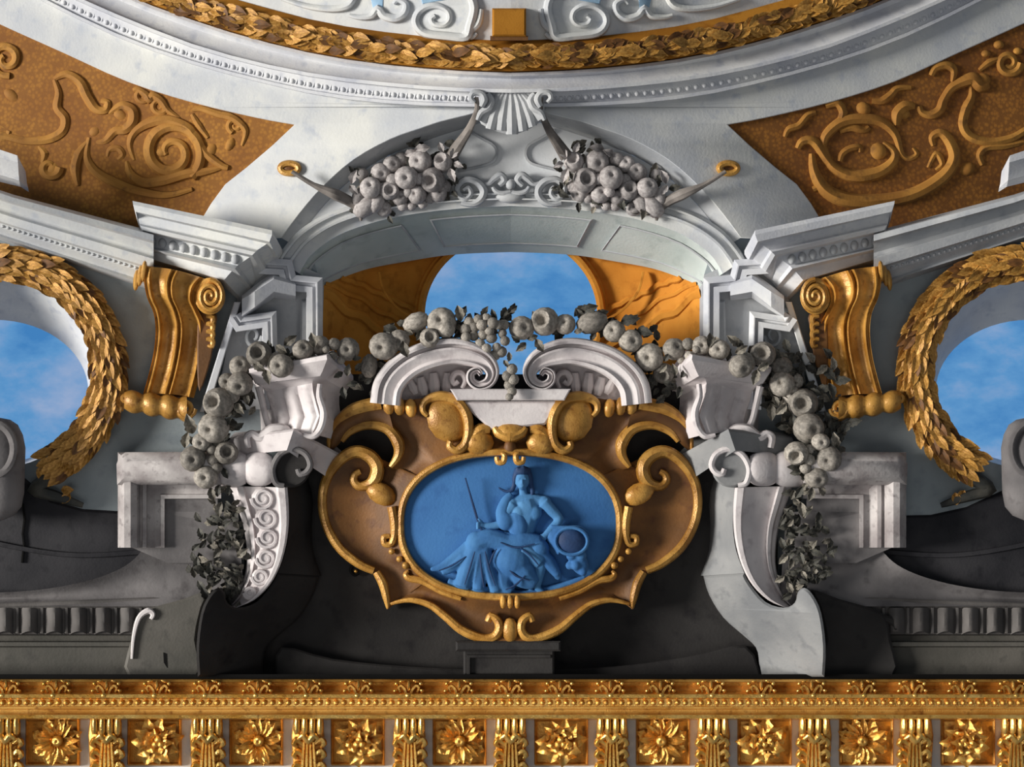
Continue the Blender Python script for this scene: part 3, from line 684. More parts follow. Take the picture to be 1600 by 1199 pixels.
# ---- large consoles
def console(s):
    c = 1597
    if s: MIR[0] = None
    else: MIR[0] = c
    side = ('right','left')[1-s]
    t = thing('scroll_console', ('tall grey scroll console with broad pale outer edge, right of the gold cartouche' if s else 'tall dark scroll console with carved coin strip, left of the gold cartouche'), 'console', (1190, 1050, .1), 'tall scroll consoles')
    Lo = [(1140,690),(1114,770),(1114,820),(1112,860),(1099,900)]
    Ro = [(1150,715),(1147,770),(1145,820),(1150,860),(1163,896)]
    l, r = smooth(Lo,3), smooth(Ro,3)
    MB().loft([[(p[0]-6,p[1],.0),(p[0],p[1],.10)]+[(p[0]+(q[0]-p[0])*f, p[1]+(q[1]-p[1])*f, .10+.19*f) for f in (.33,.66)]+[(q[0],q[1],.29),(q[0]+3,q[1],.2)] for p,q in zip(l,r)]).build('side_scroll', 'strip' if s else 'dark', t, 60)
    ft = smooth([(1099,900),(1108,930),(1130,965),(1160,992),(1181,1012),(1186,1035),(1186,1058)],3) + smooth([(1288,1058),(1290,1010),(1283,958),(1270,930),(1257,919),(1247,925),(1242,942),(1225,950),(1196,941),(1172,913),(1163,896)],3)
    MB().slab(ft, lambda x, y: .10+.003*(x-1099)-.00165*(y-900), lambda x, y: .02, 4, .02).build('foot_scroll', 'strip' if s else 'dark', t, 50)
    # front face turned outwards
    Fo = [(1238,760),(1228,790),(1218,820),(1213,850),(1212,880),(1217,905),(1227,930),(1240,948)]
    Fi = [(1148,762),(1146,790),(1146,820),(1150,852),(1160,886),(1176,915),(1200,938),(1226,950)]
    fi, fo = smooth(Fi,3), smooth(Fo,3)
    PV = [(0,.30),(.05,.31),(.16,.31),(.2,.28),(.3,.27),(.62,.23),(.74,.21),(.78,.24),(.86,.23),(.9,.19),(.97,.18),(1,.16),(1,0)]
    MB().loft([[(p[0]+(q[0]-p[0])*v, p[1]+(q[1]-p[1])*v, h) for v,h in PV] for p,q in zip(fi,fo)]).build('front', 'stone', t, 30)
    if not s:
        for (f, rr) in ((.10,18),(.25,18),(.40,17),(.55,15.5),(.70,13),(.83,10)):
            k = int(f*(len(fi)-1)); x = fi[k][0]*.53+fo[k][0]*.47; y = fi[k][1]*.53+fo[k][1]*.47
            MB().tube(spiral(x, y, rr, 4, 0, 1.7, 24), [3.2,3.2,2.4], .275, 6, 1.3).ell(x, y, .262, rr, rr, 5, 0, 14, 5).build('coin', 'stone', t)
    # roll above the front
    for (x0, x1, r, de) in ((1172,1213,27,.30),(1213,1260,29,.24)):
        MB().loft([[(x, 733+(r-6*abs(2*f-1)**3)*cos(a), de-.05*f+.9*(r-6*abs(2*f-1)**3)*S*sin(a)) for a in [pi*2*j/16 for j in range(17)]] for f, x in [(k/8, x0+(x1-x0)*k/8) for k in range(9)]], True).build('roll', 'stone', t, 50)
    MB().slab(ellipse(1142,732,30,30,28), .34, .1, 3).build('eye', 'strip' if s else 'dark', t)
    MB().tube(smooth([(1132,733),(1128,741),(1118,738),(1112,726),(1120,709),(1140,702),(1160,711),(1171,733),(1166,755),(1153,759)],4), [4,5,5,5,5,5,5,4], .36, 8).build('volute', 'stone' if s else 'wing', t)
    # slab under the pinnacle
    MB().loft([[(1050,718,.08),(1050,722,.08),(1050,770,.05)],[(1138,671,.42),(1139,674,.44),(1149,704,.40)],[(1238,684,.16),(1239,687,.18),(1244,714,.14)]]).loft([[(1050,718,.08),(1090,680,.05)],[(1138,671,.42),(1138,668,.05)],[(1238,684,.16),(1230,676,.05)]]).build('cap_slab', 'strip' if s else 'stone', t, 25)
    # foot block
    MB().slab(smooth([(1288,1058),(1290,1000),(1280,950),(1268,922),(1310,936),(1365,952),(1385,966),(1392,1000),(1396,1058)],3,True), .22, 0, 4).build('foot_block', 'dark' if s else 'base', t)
    if not s: MB().slab([(1337,1022),(1342,1020),(1341,1036),(1336,1044)], .223, .2).build('chip', 'gap', t)
    if not s: MB().tube(smooth([(1361,968),(1358,960),(1366,955),(1380,966),(1388,995),(1391,1030)],4), [3,4,5,4,3,2], .23, 6).build('foot_edge', 'stone', t)
    else: MB().tube(smooth([(1336,965),(1352,978),(1370,966),(1395,972),(1400,985),(1436,985)][:5],4), [2,5,6,6,2], .2, 6, .6).build('foot_leaf', 'dark', t)
both(console, None) if False else [console(0), console(1)]
MIR[0] = None

# ---- pinnacle pedestals
def pinnacle(s):
    MIR[0] = 1592 if s else None
    t = thing('pedestal', ('mauve stone pedestal with fluted front behind the fruit, right of the pediment' if s else 'pale stone pedestal with fluted lit front under fruit, left of the pediment'), 'pedestal', (450, 690, .15), 'fluted pedestals')
    Bc = [(393,578,.26),(394,583,.27),(400,594,.24),(403,597,.25),(405,602,.24),(412,606,.20),(417,612,.18),(420,625,.18),(426,640,.18),(430,655,.19),(428,674,.2)]
    Cc = [(507,557,.47),(508,562,.48),(502,577,.44),(502,581,.45),(500,587,.44),(490,593,.38),(488,599,.35),(489,612,.34),(494,632,.36),(499,650,.38),(488,678,.38)]
    Dc = [(548,588,.08),(548,593,.08),(544,602,.08),(543,606,.08),(541,610,.08),(534,614,.08),(530,620,.08),(530,632,.08),(532,648,.08),(534,664,.08),(532,690,.08)]
    Ac = [(386,572,.0),(386,578,.0),(392,590,.0),(394,594,.0),(396,600,.0),(399,606,.0),(401,612,.0),(403,625,.0),(405,640,.0),(407,655,.0),(408,674,.0)]
    secs = [Ac, Bc]; n = 18
    for k in range(1, n):
        f = k/n; sec = []
        for j, (p, q) in enumerate(zip(Bc, Cc)):
            h = (.035*abs(sin(pi*f*3))-.02) if j >= 7 else 0
            yy = 3*sin(pi*f*3) if 7 <= j else 0
            sec.append((p[0]+(q[0]-p[0])*f, p[1]+(q[1]-p[1])*f+yy*.3, p[2]+(q[2]-p[2])*f+h))
        secs.append(sec)
    secs += [Cc, Dc]
    MB().loft(secs).loft([[Ac[0], Ac[0]],[Bc[0], (420,560,.1)],[Cc[0], (520,550,.1)],[Dc[0], Dc[0]]]).build('body', 'stone', t, 32)
    cA = [(383,572,.0),(384,578,.0),(392,592,.0),(396,600,.0)]; cD = [(552,588,.08),(552,594,.08),(545,606,.08),(541,612,.08)]
    cB = [(389,577,.33),(390,583,.34),(397,594,.29),(401,600,.26)]; cC = [(510,555,.55),(511,562,.56),(504,580,.50),(500,588,.46)]
    MB().loft([cA, cB, cC, cD]).loft([[cA[0], cA[0]],[cB[0], (412,560,.1)],[cC[0], (522,548,.1)],[cD[0], cD[0]]]).build('cap', 'stone', t, 15)
    MB().tube(smooth([(388,700),(386,684),(394,678),(406,684),(424,674),(440,672),(455,676),(463,666)],4), [5,6,6,8,11,10,7,4], .28, 8, 1.2).build('base_scroll', 'stone', t)
    MB().tube(smooth([(404,604),(410,630),(416,655),(424,672)],4), [6,5,5,6], .22, 8).build('edge_scroll', 'stone', t)
    MB().tube(smooth([(500,600),(499,620),(506,645),(502,668),(490,682),(474,680)],4), [4,5,6,6,5,3], .38, 8).build('edge_scroll', 'stone', t)
both(pinnacle)

# ---- broken pediment
t = thing('broken_pediment', 'pale stone broken pediment with facing scrolls and shell fluting above the cartouche', 'pediment', (798, 650, .2))
PP = [(-1,-.12),(-1,.04),(-.9,.09),(-.72,.10),(-.55,.10),(-.5,.05),(-.3,.05),(-.26,.085),(-.1,.09),(.45,.07),(.62,.075),(.66,.10),(.9,.09),(1,.04),(1,-.12)]
def ped(s):
    path = smooth([(602,632),(606,606),(620,584),(645,565),(678,553),(710,549),(740,555),(760,566),(769,582),(764,597),(749,603),(737,596),(736,584),(746,579),(752,586)],5)
    MB().sweep(path, [(-o,h) for o,h in PP], .30, (24,24,23,22,20,15,10,8,7,6,4), (1,1,1,1,1,1,1,1,1,1,1)).build('curved_cornice', 'stone', t, 30)
    MB().slab(smooth([(620,632),(630,600),(660,578),(700,570),(745,575),(760,632)],3,True), .18, 0).build('back', 'stone', t)
    for (x0,y0,x1,y1,w) in ((650,616,640,596,8),(664,618,657,590,9),(680,618,677,583,10),(697,618,699,583,9)):
        MB().tube([(x0,y0),((x0*.6+x1*.4),(y0*.6+y1*.4)),(x1,y1)], [w*.6,w,w*.7], .20, 8, .9).build('shell_flute', 'stone', t)
    MB().tube(smooth([(716,596),(710,600),(706,592),(712,583),(722,584),(727,595),(722,607)],4), [4,4,5,5,4,3], .23, 8).build('small_scroll', 'stone', t)
both(ped)
MB().slab([(703,608),(892,608),(882,626),(714,626)], .40, .1, 2).build('shelf', 'stone', t)
MB().slab([(722,627),(876,627),(852,664),(768,672),(742,650)], .34, .1, 3).build('corbel_block', 'stone', t)

# ---- gold cartouche
ct = thing('cartouche', 'large gold scrolled cartouche around the blue oval medallion', 'cartouche', (797, 1000, .2))
dc = lambda x, y: .33 - .00045*abs(x-797) - 1.2e-6*(x-797)**2*.4
def oval(a, k=1.): # slightly squared oval
    c, q = cos(a), sin(a); n = 2/2.35
    return (797+k*174*abs(c)**n*(1 if c > 0 else -1), 820+k*115*abs(q)**n*(1 if q > 0 else -1))
half = [(797,1004),(765,1002),(740,996),(712,980),(690,962),(668,948),(640,940),(612,946),(605,952),(602,930),(594,908),(580,892),(558,884),(532,862),(513,832),(503,798),(503,768),(514,740),(534,716),(556,705),(578,709),(592,724),(606,730),(620,712),(624,692),(614,670),(600,650),(596,632),(620,626),(650,624),(690,618),(718,624),(732,648),(745,668),(770,666),(797,662)]
def cart_body(s):
    angs = [math.atan2((p[1]-820)/115, (p[0]-797)/174) % (2*pi) for p in half]
    angs[0] = pi/2; angs[-1] = 3*pi/2
    a = [pi/2]                                           # keep the matching points in order round the oval
    for v in angs[1:]: a.append(max(a[-1]+.012, v))
    sc = pi/(a[-1]-a[0]); a = [pi/2+(v-pi/2)*sc for v in a]
    o = smooth([(p[0], p[1], q) for p, q in zip(half, a)], 4)
    rows = []
    for x, y, q in o:
        ix, iy = oval(q, 1.); T = [0,.08,.2,.35,.5,.65,.8,.9,1]
        r_ = [(ix, iy, dc(ix,iy)-.10)]
        for f in T: r_.append((ix+(x-ix)*f, iy+(y-iy)*f, dc(ix+(x-ix)*f, 0)+.01-.06*sin(pi*f)**1.3))
        r_.append((x, y, dc(x,y)-.16)); rows.append(r_)
    MB().loft(rows).build('body', 'golddk', ct, 60)
    A = smooth([(511,706),(515,680),(529,657),(555,640),(580,632),(604,630)],4); B = smooth([(514,708),(528,696),(548,676),(578,665),(600,668),(618,684)],4)
    MB().loft([[(p[0]+(q[0]-p[0])*v, p[1]+(q[1]-p[1])*v, dc(p[0],0)-.10+(.11+.03*sin(pi*v))*min(1,.55+k/10)) for v in (0,.12,.3,.5,.7,.88,1)] for k, (p, q) in enumerate(zip(A, B))]).build('upper_leaf', 'golddk', ct, 60)
    def rim(path, w, off=.0, mat='gold', nm='scroll_rim', k=1.1, f=4):
        MB().tube(smooth(path, f), [v*1.22 for v in w], lambda x, y: dc(x, y)+off, 8, k).build(nm, mat, ct)
    rim([(563,737),(555,742),(553,752),(562,760),(578,757),(588,744),(588,726),(575,711),(555,706),(535,716),(515,740),(505,768),(505,800),(514,830),(532,858),(560,881),(584,892)], [4,5,6,9,9,8,7,6,6,6,5])
    rim([(588,894),(598,912),(604,935),(606,952)], [5,6,5,1.5])
    rim([(610,944),(640,938),(670,945),(695,963),(720,984),(750,997),(770,997),(780,985),(778,971),(767,963),(762,972)], [2,4,5,6,6,6,5,4])
    rim([(513,704),(516,680),(530,657),(555,640),(595,631)], [2,4,6,9,10])
    rim([(534,690),(548,674),(575,664),(605,670),(622,692),(622,712),(610,730)], [3,5,6,7,8,6,3])
    rim([(668,650),(661,642),(662,630),(674,622),(694,620),(716,628),(729,648),(732,672),(727,694),(714,704),(703,698),(704,690)], [3,4,5,7,7,7,6,6,5,4], .03)
    for x, y in ((607,634),(624,635),(642,638)): MB().ell(x, y, dc(x,y)+.02, 9.5, 15, 9, -.12).build('gadroon', 'gold', ct)
    MB().ell(700, 655, dc(700,655)+.0, 33, 38, 12, -.4).build('scroll_belly', 'gold', ct)
    MB().ell(748, 692, dc(748,692)+.01, 24, 20, 12).build('lobe', 'gold', ct)
    rim([(728,700),(738,684),(752,672),(766,672)], [4,9,9,5], 0)
    MB().ell(596, 772, dc(596,772)+.0, 26, 17, 12, .5).build('lobe', 'gold', ct)
    rim([(612,792),(616,815),(616,835),(611,850),(601,850),(600,840),(609,838)], [6,6,5,4,4,4,3], .01)
    for x, y, r in ((612,862,5),(624,874,5),(634,884,6)): MB().ell(x, y, dc(x,y)+.015, r, r, r).build('bead', 'gold', ct)
    rim([(638,892),(634,898),(640,904),(660,908),(690,925),(720,936)], [2,4,5,4,3], .0)
    rim([(783,708),(788,712),(786,722),(778,722),(776,714)], [2,4,4,3], .03)
    rim([(772,668),(778,676),(790,682),(797,683)], [3,6,7,7], .02)
both(cart_body, 1594)
MB().tube([oval(2*pi*k/72, .985) for k in range(72)], [6], lambda x, y: dc(x,y)+.005, 8, 1., True).build('oval_rim', 'gold', ct)
for x in (786, 797, 808): MB().ell(x, 941, .36, 5, 11, 6).build('clasp', 'gold', ct)
MB().ell(797, 676, dc(797,0)+.0, 27, 14, 12).build('top_shell', 'gold', ct)
MB().ell(797, 700, dc(797,0)+.0, 10, 14, 8).build('top_drop', 'golddk', ct)
MB().ell(797, 985, dc(797,0), 12, 20, 8).build('bottom_drop', 'gold', ct)
med = MB()
rows = [[W(*oval(2*pi*k/64, .99*f), .225+.05*(1-f*f)) for k in range(64)] for f in (.02,.3,.5,.7,.85,1)]
med.grid(rows, cu=True)
med = med.build('medallion', 'blue', ct)
med['label'] = 'blue oval medallion'

# relief figure on the medallion
FD = .262
def blob(lst, name, mat, parent, vox, label=None, sm=4):
    b = MB()
    for it in lst:
        if it[0] == 'e': b.ell(*it[1:8], nu=14, nv=10)
        else: b.tube(it[1], it[2], it[3], 10, it[4] if len(it) > 4 else .8)
    o = b.build(name, mat, parent, 180)
    r = o.modifiers.new('remesh', 'REMESH'); r.mode = 'VOXEL'; r.voxel_size = vox; r.use_smooth_shade = True
    q = o.modifiers.new('smooth', 'SMOOTH'); q.iterations = sm; q.factor = .5
    if label: o['label'] = label
    return o
P3 = lambda *pts: smooth([p for p in pts], 4)
body = [('e', 816,749,FD+.03,12,16,12,0.), ('e', 816,757,FD+.04,8,9,11,0.), ('e', 816,753,FD+.075,2.2,4.5,4,0.),          # head, jaw, nose
        ('e', 811,749,FD+.072,2.6,1.6,2,0.), ('e', 821,749,FD+.072,2.6,1.6,2,0.), ('e', 816,761,FD+.076,4,1.6,2,0.),   # eyes, mouth
        ('e', 804,752,FD+.03,2.5,5,4,0.), ('e', 828,752,FD+.03,2.5,5,4,0.),
        ('t', P3((817,764),(818,774),(820,784)), [6.5,6.5,9], FD+.02),
        ('t', P3((820,782),(824,800),(820,822),(815,842),(812,858)), [19,23,18,18,24], FD+.015, .7),
        ('t', P3((802,786),(822,781),(850,785)), [9,10,10], FD+.02),
        ('e', 811,802,FD+.052,11,11,7,0.), ('e', 836,802,FD+.052,11,11,7,0.), ('e', 851,786,FD+.03,11,11,9,0.), ('e', 800,788,FD+.03,10,10,8,0.), ('e', 873,811,FD+.045,8,8,7,0.), ('e', 815,842,FD+.03,19,20,12,0.),
        ('t', P3((850,785),(862,798),(873,812),(862,826),(851,838)), [10,9,7.5,6.5,5], FD+.045),
        ('t', P3((802,788),(793,802),(785,817),(770,822),(752,821)), [9.5,9,7,6,4.5], FD+.04),
        ('t', P3((812,855),(785,846),(755,846)), [20,17,13], FD+.03), ('t', P3((755,846),(745,872),(735,905),(730,918)), [13,10,8,6], FD+.03),
        ('t', P3((816,858),(830,866),(846,880)), [19,16,13], FD+.04), ('t', P3((846,880),(842,900),(838,920)), [11,8,6], FD+.03),
        ('t', P3((838,918),(846,925),(852,927)), [5,5,3], FD+.03), ('t', P3((730,916),(722,922),(714,923)), [5,4.5,3], FD+.02)]
for k, (dx, l) in enumerate(((-5,9),(-2.4,11),(.4,11.5),(3,9.5))):      # fingers of the hand resting on the horn
    body.append(('t', [(851+dx*.8,838,FD+.05),(849+dx,838+l*.55,FD+.055),(846+dx*1.1,838+l,FD+.045)], [1.9,1.8,1.3], 0.))
body.append(('t', [(846,836,FD+.05),(841,841,FD+.055),(840,846,FD+.05)], [2,1.9,1.4], 0.)); body.append(('e', 850,838,FD+.048,5,4.5,4,0.))
for k in range(4):                                                      # fingers closed round the staff
    body.append(('t', [(753,817+k*3,FD+.05),(746,817+k*3,FD+.066),(743.5,818+k*3,FD+.05)], [1.9,1.8,1.4], 0.))
body.append(('t', [(754,816,FD+.05),(749,812,FD+.06),(745,811,FD+.06)], [2,1.9,1.4], 0.)); body.append(('e', 752,821,FD+.045,5.5,5,4,0.))
fig = blob(body, 'person', 'bluefig', ct, .0058, 'seated woman in blue grisaille, draped from the waist, holding a staff', 2)
WLf = fig
def sub(lst, nm, mat, vox=.007, label=None): return blob(lst, nm, mat, fig, vox, label, 7)
sub([('e', 816,737,FD+.03,14,9,13,0.), ('e', 805,746,FD+.025,5,13,8,.15), ('e', 828,748,FD+.025,5,16,8,-.15), ('t', P3((829,756),(832,768),(830,778)), [4,4,2.5], FD+.03), ('t', P3((804,756),(800,766),(790,768),(778,762)), [4,4,3,2], FD+.03), ('e', 809,733,FD+.06,4,4,4,0.), ('e', 818,731,FD+.06,4,4,4,0.), ('e', 826,735,FD+.05,4,4,4,0.)], 'hair', 'bluedark')
sub([('t', P3((800,772),(792,782),(786,800),(790,815)), [5,9,12,15], FD+.035, .8), ('e', 790,815,FD+.05,14,15,9,0.), ('t', P3((806,800),(812,822),(808,838)), [12,14,14], FD+.05, .6)], 'sleeve', 'bluecloth')
fold = [('e', 746,848,FD+.045,19,18,13,.4), ('e', 842,856,FD+.045,17,15,12,.3), ('e', 724,916,FD+.02,15,10,8,0.), ('e', 750,922,FD+.03,13,8,8,0.), ('e', 777,924,FD+.03,12,8,8,0.), ('e', 872,900,FD+.02,7,7,5,0.), ('t', P3((845,846),(815,846),(785,850),(760,842)), [10,16,14,8], FD+.05, .8), ('t', P3((800,852),(765,842),(742,850)), [16,17,16], FD+.04, .9),
        ('t', P3((745,848),(735,880),(722,918)), [15,16,14], FD+.03, .8), ('t', P3((755,850),(762,885),(776,925)), [12,11,9], FD+.045, .8), ('t', P3((748,850),(750,890),(748,922)), [10,11,10], FD+.045, .8),
        ('e', 800,876,FD+.055,30,26,16,.2), ('t', P3((806,880),(820,900),(838,914)), [24,22,10], FD+.04, .7), ('t', P3((790,895),(788,915),(800,926)), [14,13,10], FD+.03, .8),
        ('t', P3((838,862),(858,880),(872,900)), [14,12,6], FD+.03, .8), ('t', P3((735,856),(712,872),(690,886),(672,890)), [14,10,7,3], FD+.02, .7), ('t', P3((725,872),(705,888),(690,895)), [12,8,5], FD+.025, .8),
        ('t', P3((700,908),(745,924),(800,930),(850,926)), [6,8,8,5], FD+.01, .7)]
sub(fold, 'drapery', 'bluecloth', .0065)
for p in ([(742,862),(734,888),(726,914)],[(758,862),(764,888),(774,916)],[(750,866),(752,890),(756,918)],[(776,858),(770,868),(764,884)],[(812,856),(828,868),(842,884)],[(820,900),(806,914),(790,922)],[(728,870),(706,884),(686,892)],[(782,848),(806,856),(836,850)],[(790,884),(806,900),(828,908)]):
    MB().tube(smooth(p,4), [.8,1.7,.8], FD+.10 if 735 < p[0][0] else FD+.07, 6, .8).build('drapery_fold', 'bluedark', fig)
MB().tube([(727,747),(738,785),(746,812),(754,834)], [1.2,1.8,2,2], FD+.055, 6, 1.).build('staff', 'bluedark', fig)
sub([('t', P3((858,826),(868,838),(884,848)), [9,17,25], FD+.03, .7), ('t', P3((860,822),(880,826),(905,826),(916,834)), [3,5,5,4], FD+.06, .9), ('e', 905,880,FD+.03,14,20,8,-.4), ('e', 893,868,FD+.05,9,9,7,0.), ('e', 908,868,FD+.05,9,9,7,0.), ('e', 900,884,FD+.05,8,8,7,0.), ('e', 911,894,FD+.04,7,7,6,0.), ('e', 890,884,FD+.035,7,7,6,0.)], 'cornucopia', 'bluecloth', .007)
MB().ell(893, 846, FD+.092, 22, 19, 5, .4).build('horn_mouth', 'bluedark', fig)
MB().tube(ellipse(893, 846, 25, 21, 28), [3], FD+.092, 8, 1., True).build('horn_rim', 'bluecloth', fig)
sub([('t', P3((690,912),(740,926),(800,931),(860,922),(915,902)), [3,6,6,7,4], FD-.0, .8)], 'ground_line', 'bluecloth', .008)

# ---- fruit festoons hung from the oval
FE = [(579,294,17,'a',.05),(635,278,19,'a',.07),(595,270,16,'a'),(657,253,19,'a',.03),(612,257,14,'a'),(627,249,12,'b'),(608,298,16,'p',.05),(625,309,13,'a',.02),(652,304,15,'a',.04),(600,326,13,'a'),(676,282,20,'p',.05),(693,254,16,'p',.04),
      (657,233,20,'l',.02,1.4),(640,240,16,'l',.0,1.2),(566,272,10,'b'),(553,279,18,'l',.02,.4),(552,296,16,'l',.03,2.4),(572,322,20,'e',.02,.9),(588,318,15,'e',.03,.6),(629,322,9,'b'),(660,319,8,'b'),(643,322,8,'b'),(684,302,15,'a'),(706,272,18,'l',.05,2.8),(708,240,17,'l',.05,.5),(716,258,14,'l',.04,2.),(694,292,12,'b'),(672,310,9,'b'),(614,282,11,'b',.05),(654,280,10,'b',.05),(638,300,9,'b',.06),(560,308,13,'e',.02,.3),(690,232,14,'l',.03,-.4)]
def festoon(s):
    t = thing('fruit_festoon', 'festoon of grey stone fruit slung from the shell to the %s gilt boss' % ('right' if s else 'left'), 'festoon', (640, 280, .02), 'stone fruit festoons')
    fruits(t, FE, lambda x, y: .10, 'fruitup', 1.02)
    leafmass(t, [(640,222,700,250),(690,235,722,300),(545,268,600,300),(560,312,620,338),(640,300,690,326)], lambda x, y: .09, (12,14,10,9,9), 10, 17)
    MB().tube(smooth([(744,152,.46),(745,172,.42),(734,200,.30),(716,228,.2),(704,246,.14)],4), [3.5,4,6,9,11], 0., 8).build('cord', 'cord', t)
    MB().tube(smooth([(456,268,.22),(490,289,.22),(524,304,.20),(548,316,.13),(562,330,.12),(564,345,.10)],4), [3,4,9,8,5,2], 0., 8).build('cord', 'cord', t)
    b = thing('gilt_boss', 'small round gilt boss at the end of the %s festoon' % ('right' if s else 'left'), 'boss', (452, 263, du(452,0)), 'gilt bosses')
    MB().tube(ellipse(452,263,14,8,24), [5], lambda x, y: du(x,y)+.02, 8, 1., True).build('ring', 'gold', b)
    MB().ell(452, 263, du(452,0)+.0, 13, 8, 5).build('disc', 'golddk', b)
both(festoon, 1590)

# ---- garlands
def gline(x, y): return .24
t = thing('crest_garland', 'garland of grapes, apples and leaves heaped on the broken pediment', 'garland', (798, 530, .2), 'stone fruit garlands')
CG = [(577,572,15,'e',.04,.1),(586,548,15,'l',.04,-.4),(600,541,21,'a',.1),(632,543,19,'l',.16,2.9),(624,532,15,'a',.08),(613,514,17,'L',0,-1.3),(650,504,17,'e',.05,1.1),(690,504,21,'a',.06),(697,515,13,'b',.12),(718,493,19,'l',.04,-.2),(712,505,13,'L',.03),(724,490,15,'L',.0,.4),(671,529,14,'p',.12),(655,522,13,'L',.06),(640,520,12,'l',.05,-1.2),
      (815,513,18,'a',.06),(852,503,20,'p',.06),(838,494,12,'l',.02,-.7),(883,507,15,'a',.05),(925,504,20,'e',.05,1.3),(917,485,22,'L',0,1.2),(905,492,14,'L',.0,-.6),(938,490,16,'L',.0,1.3),(960,518,16,'a',.05),(983,501,22,'L',.02,1.4),(1008,518,20,'L',.0,1.9),(985,533,17,'a',.06),(1015,558,20,'a',.06),(1037,583,15,'p',.03),(1020,592,15,'L',0,2.6),(1000,545,11,'L',0),(866,519,10,'L',0),(903,518,11,'l',.04),(842,538,17,'l',.17,2.6),(815,541,15,'l',.17,-2.3),(830,528,13,'l',.12),(806,531,12,'L',.1),
      (795,556,11,'l',.2,3.1),(790,568,10,'l',.2,2.6),(800,577,8,'b',.22),(793,588,8,'b',.22),(802,593,8,'b',.21),(796,602,8,'b',.21),(800,612,7,'b',.2),(796,620,6,'b',.2),(786,490,14,'L',0,.5),(800,484,12,'L',0,.9),(590,600,14,'L',0),(575,595,12,'L',-.03),(1040,610,14,'L',0),(1030,625,14,'L',-.02),(745,495,13,'L',0),(770,492,12,'L',0)]
CG += [(x, y, R.uniform(6.5,8.5), 'b', R.uniform(.08,.15)) for x, y in ((727,515),(741,512),(753,508),(755,523),(740,525),(768,528),(750,537),(776,543),(765,517),(785,521),(770,505),(760,498),(779,508),(789,533),(728,527),(760,545),(783,550),(772,556),(733,504),(748,499),(787,508))]
fruits(t, CG, gline)
leafmass(t, [(580,520,640,585),(640,500,720,530),(720,490,800,520),(860,495,960,520),(960,505,1030,575),(1010,560,1050,625),(560,575,592,620)], lambda x, y: .19, (24,22,20,22,26,18,10), 11, 19)
SG = [(544,546,16,'a',.04),(509,546,6,'b',.1),(520,556,7,'b',.1),(522,538,9,'b',.06),(533,563,6,'b',.06),(489,534,17,'l',.1,-.2),(500,540,14,'a',.06),(473,547,15,'a',.12),(452,534,18,'l',.08,.9),(441,547,16,'l',.1,-1.),(440,572,17,'a',.16),(458,555,12,'L',.06),(405,554,18,'p',.08),(405,572,17,'l',.12,2.2),(417,588,18,'l',.14,2.9),(428,565,12,'e',.1,.4),(375,573,15,'a',.06),(375,600,18,'a',.1),(355,596,12,'a',.04),(342,630,21,'p',.1),(361,617,13,'a',.08),(375,638,16,'l',.1,2.4),(386,626,13,'l',.08),(334,669,22,'a',.12),(297,664,24,'l',.04,-.3),(315,691,13,'a',.1),(302,717,18,'a',.1),(353,708,17,'p',.1),(331,703,8,'b',.1),(333,719,9,'b',.12),(339,732,8,'b',.12),(291,690,18,'l',.04,.2),(322,746,17,'a',.1),(331,770,16,'l',.08,2.9),(345,794,17,'l',.08,3.3),(358,660,15,'L',.05),(372,668,13,'L',.04),(352,738,13,'L',.06),(310,740,13,'L',.05),(325,640,13,'L',.02),(350,680,13,'l',.08),(390,590,12,'L',.04),
      (544,580,14,'l',.08,.2),(537,612,14,'L',.06,2.9),(552,600,13,'L',.02),(560,575,12,'l',.04),(530,585,12,'L',.03),(556,560,11,'L',.03)]
def sgar(s):
    t = thing('side_garland', ('dark garland of fruit and leaves trailing over the right mauve pedestal' if s else 'garland of pale stone apples trailing down beside the left pale pedestal'), 'garland', (350, 680, .15), 'stone fruit garlands')
    fruits(t, SG, lambda x, y: ((.10 if s and y < 685 else .22) if x < 400 else .30))
    leafmass(t, [(312,800,372,860),(300,850,374,905),(318,895,376,940),(335,765,370,810)], lambda x, y: .22, (34,42,26,12), 11, 18)
    if s: leafmass(t, [(270,640,330,700),(290,560,360,640),(345,545,400,640),(300,690,350,760)], lambda x, y: .14 if y < 685 else .27, (30,26,26,26), 13, 22)
    leafmass(t, [(390,545,500,585),(345,585,400,640),(315,640,365,690),(290,690,350,745)], lambda x, y: ((.08 if s and y < 685 else .17) if x < 400 else .27), (26,20,18,20), 12, 20)
both(sgar)

# ================================================================ gilded room cornice below the painting
cor = thing('gilded_cornice', 'carved gilded cornice running across the foot of the painting', 'cornice', (800, 1120, .3))
prof = [(1061,.05),(1062,.36),(1066,.38),(1067,.34),(1072,.335),(1080,.36),(1085,.40)]
MB().loft([[(x,y,d) for y,d in prof] for x in (-600,2200)]).build('cyma', 'goldflat', cor, 25)
MB().loft([[(x,y,d) for y,d in ((1085,.40),(1085.5,.46),(1091,.465),(1092,.42),(1093,.40),(1105,.40))] for x in (-600,2200)]).build('fillet', 'leafgold', cor, 25)
MB().loft([[(x,y,d) for y,d in ((1105,.40),(1105,.41),(1108,.41),(1109,.40),(1117,.40))] for x in (-600,2200)]).build('fascia', 'goldflat', cor, 25)
MB().loft([[(x,y,d) for y,d in ((1117,.40),(1117.5,.45),(1123,.455),(1124,.42),(1126,.1))] for x in (-600,2200)]).build('fillet', 'leafgold', cor, 25)
bead = lathe_me('bead', BALL, 'leafgold', 8)
for k in range(131): inst('bead', bead, cor, -8+k*12.4, 1098.5, .41, 4.6, 4.6, 5)
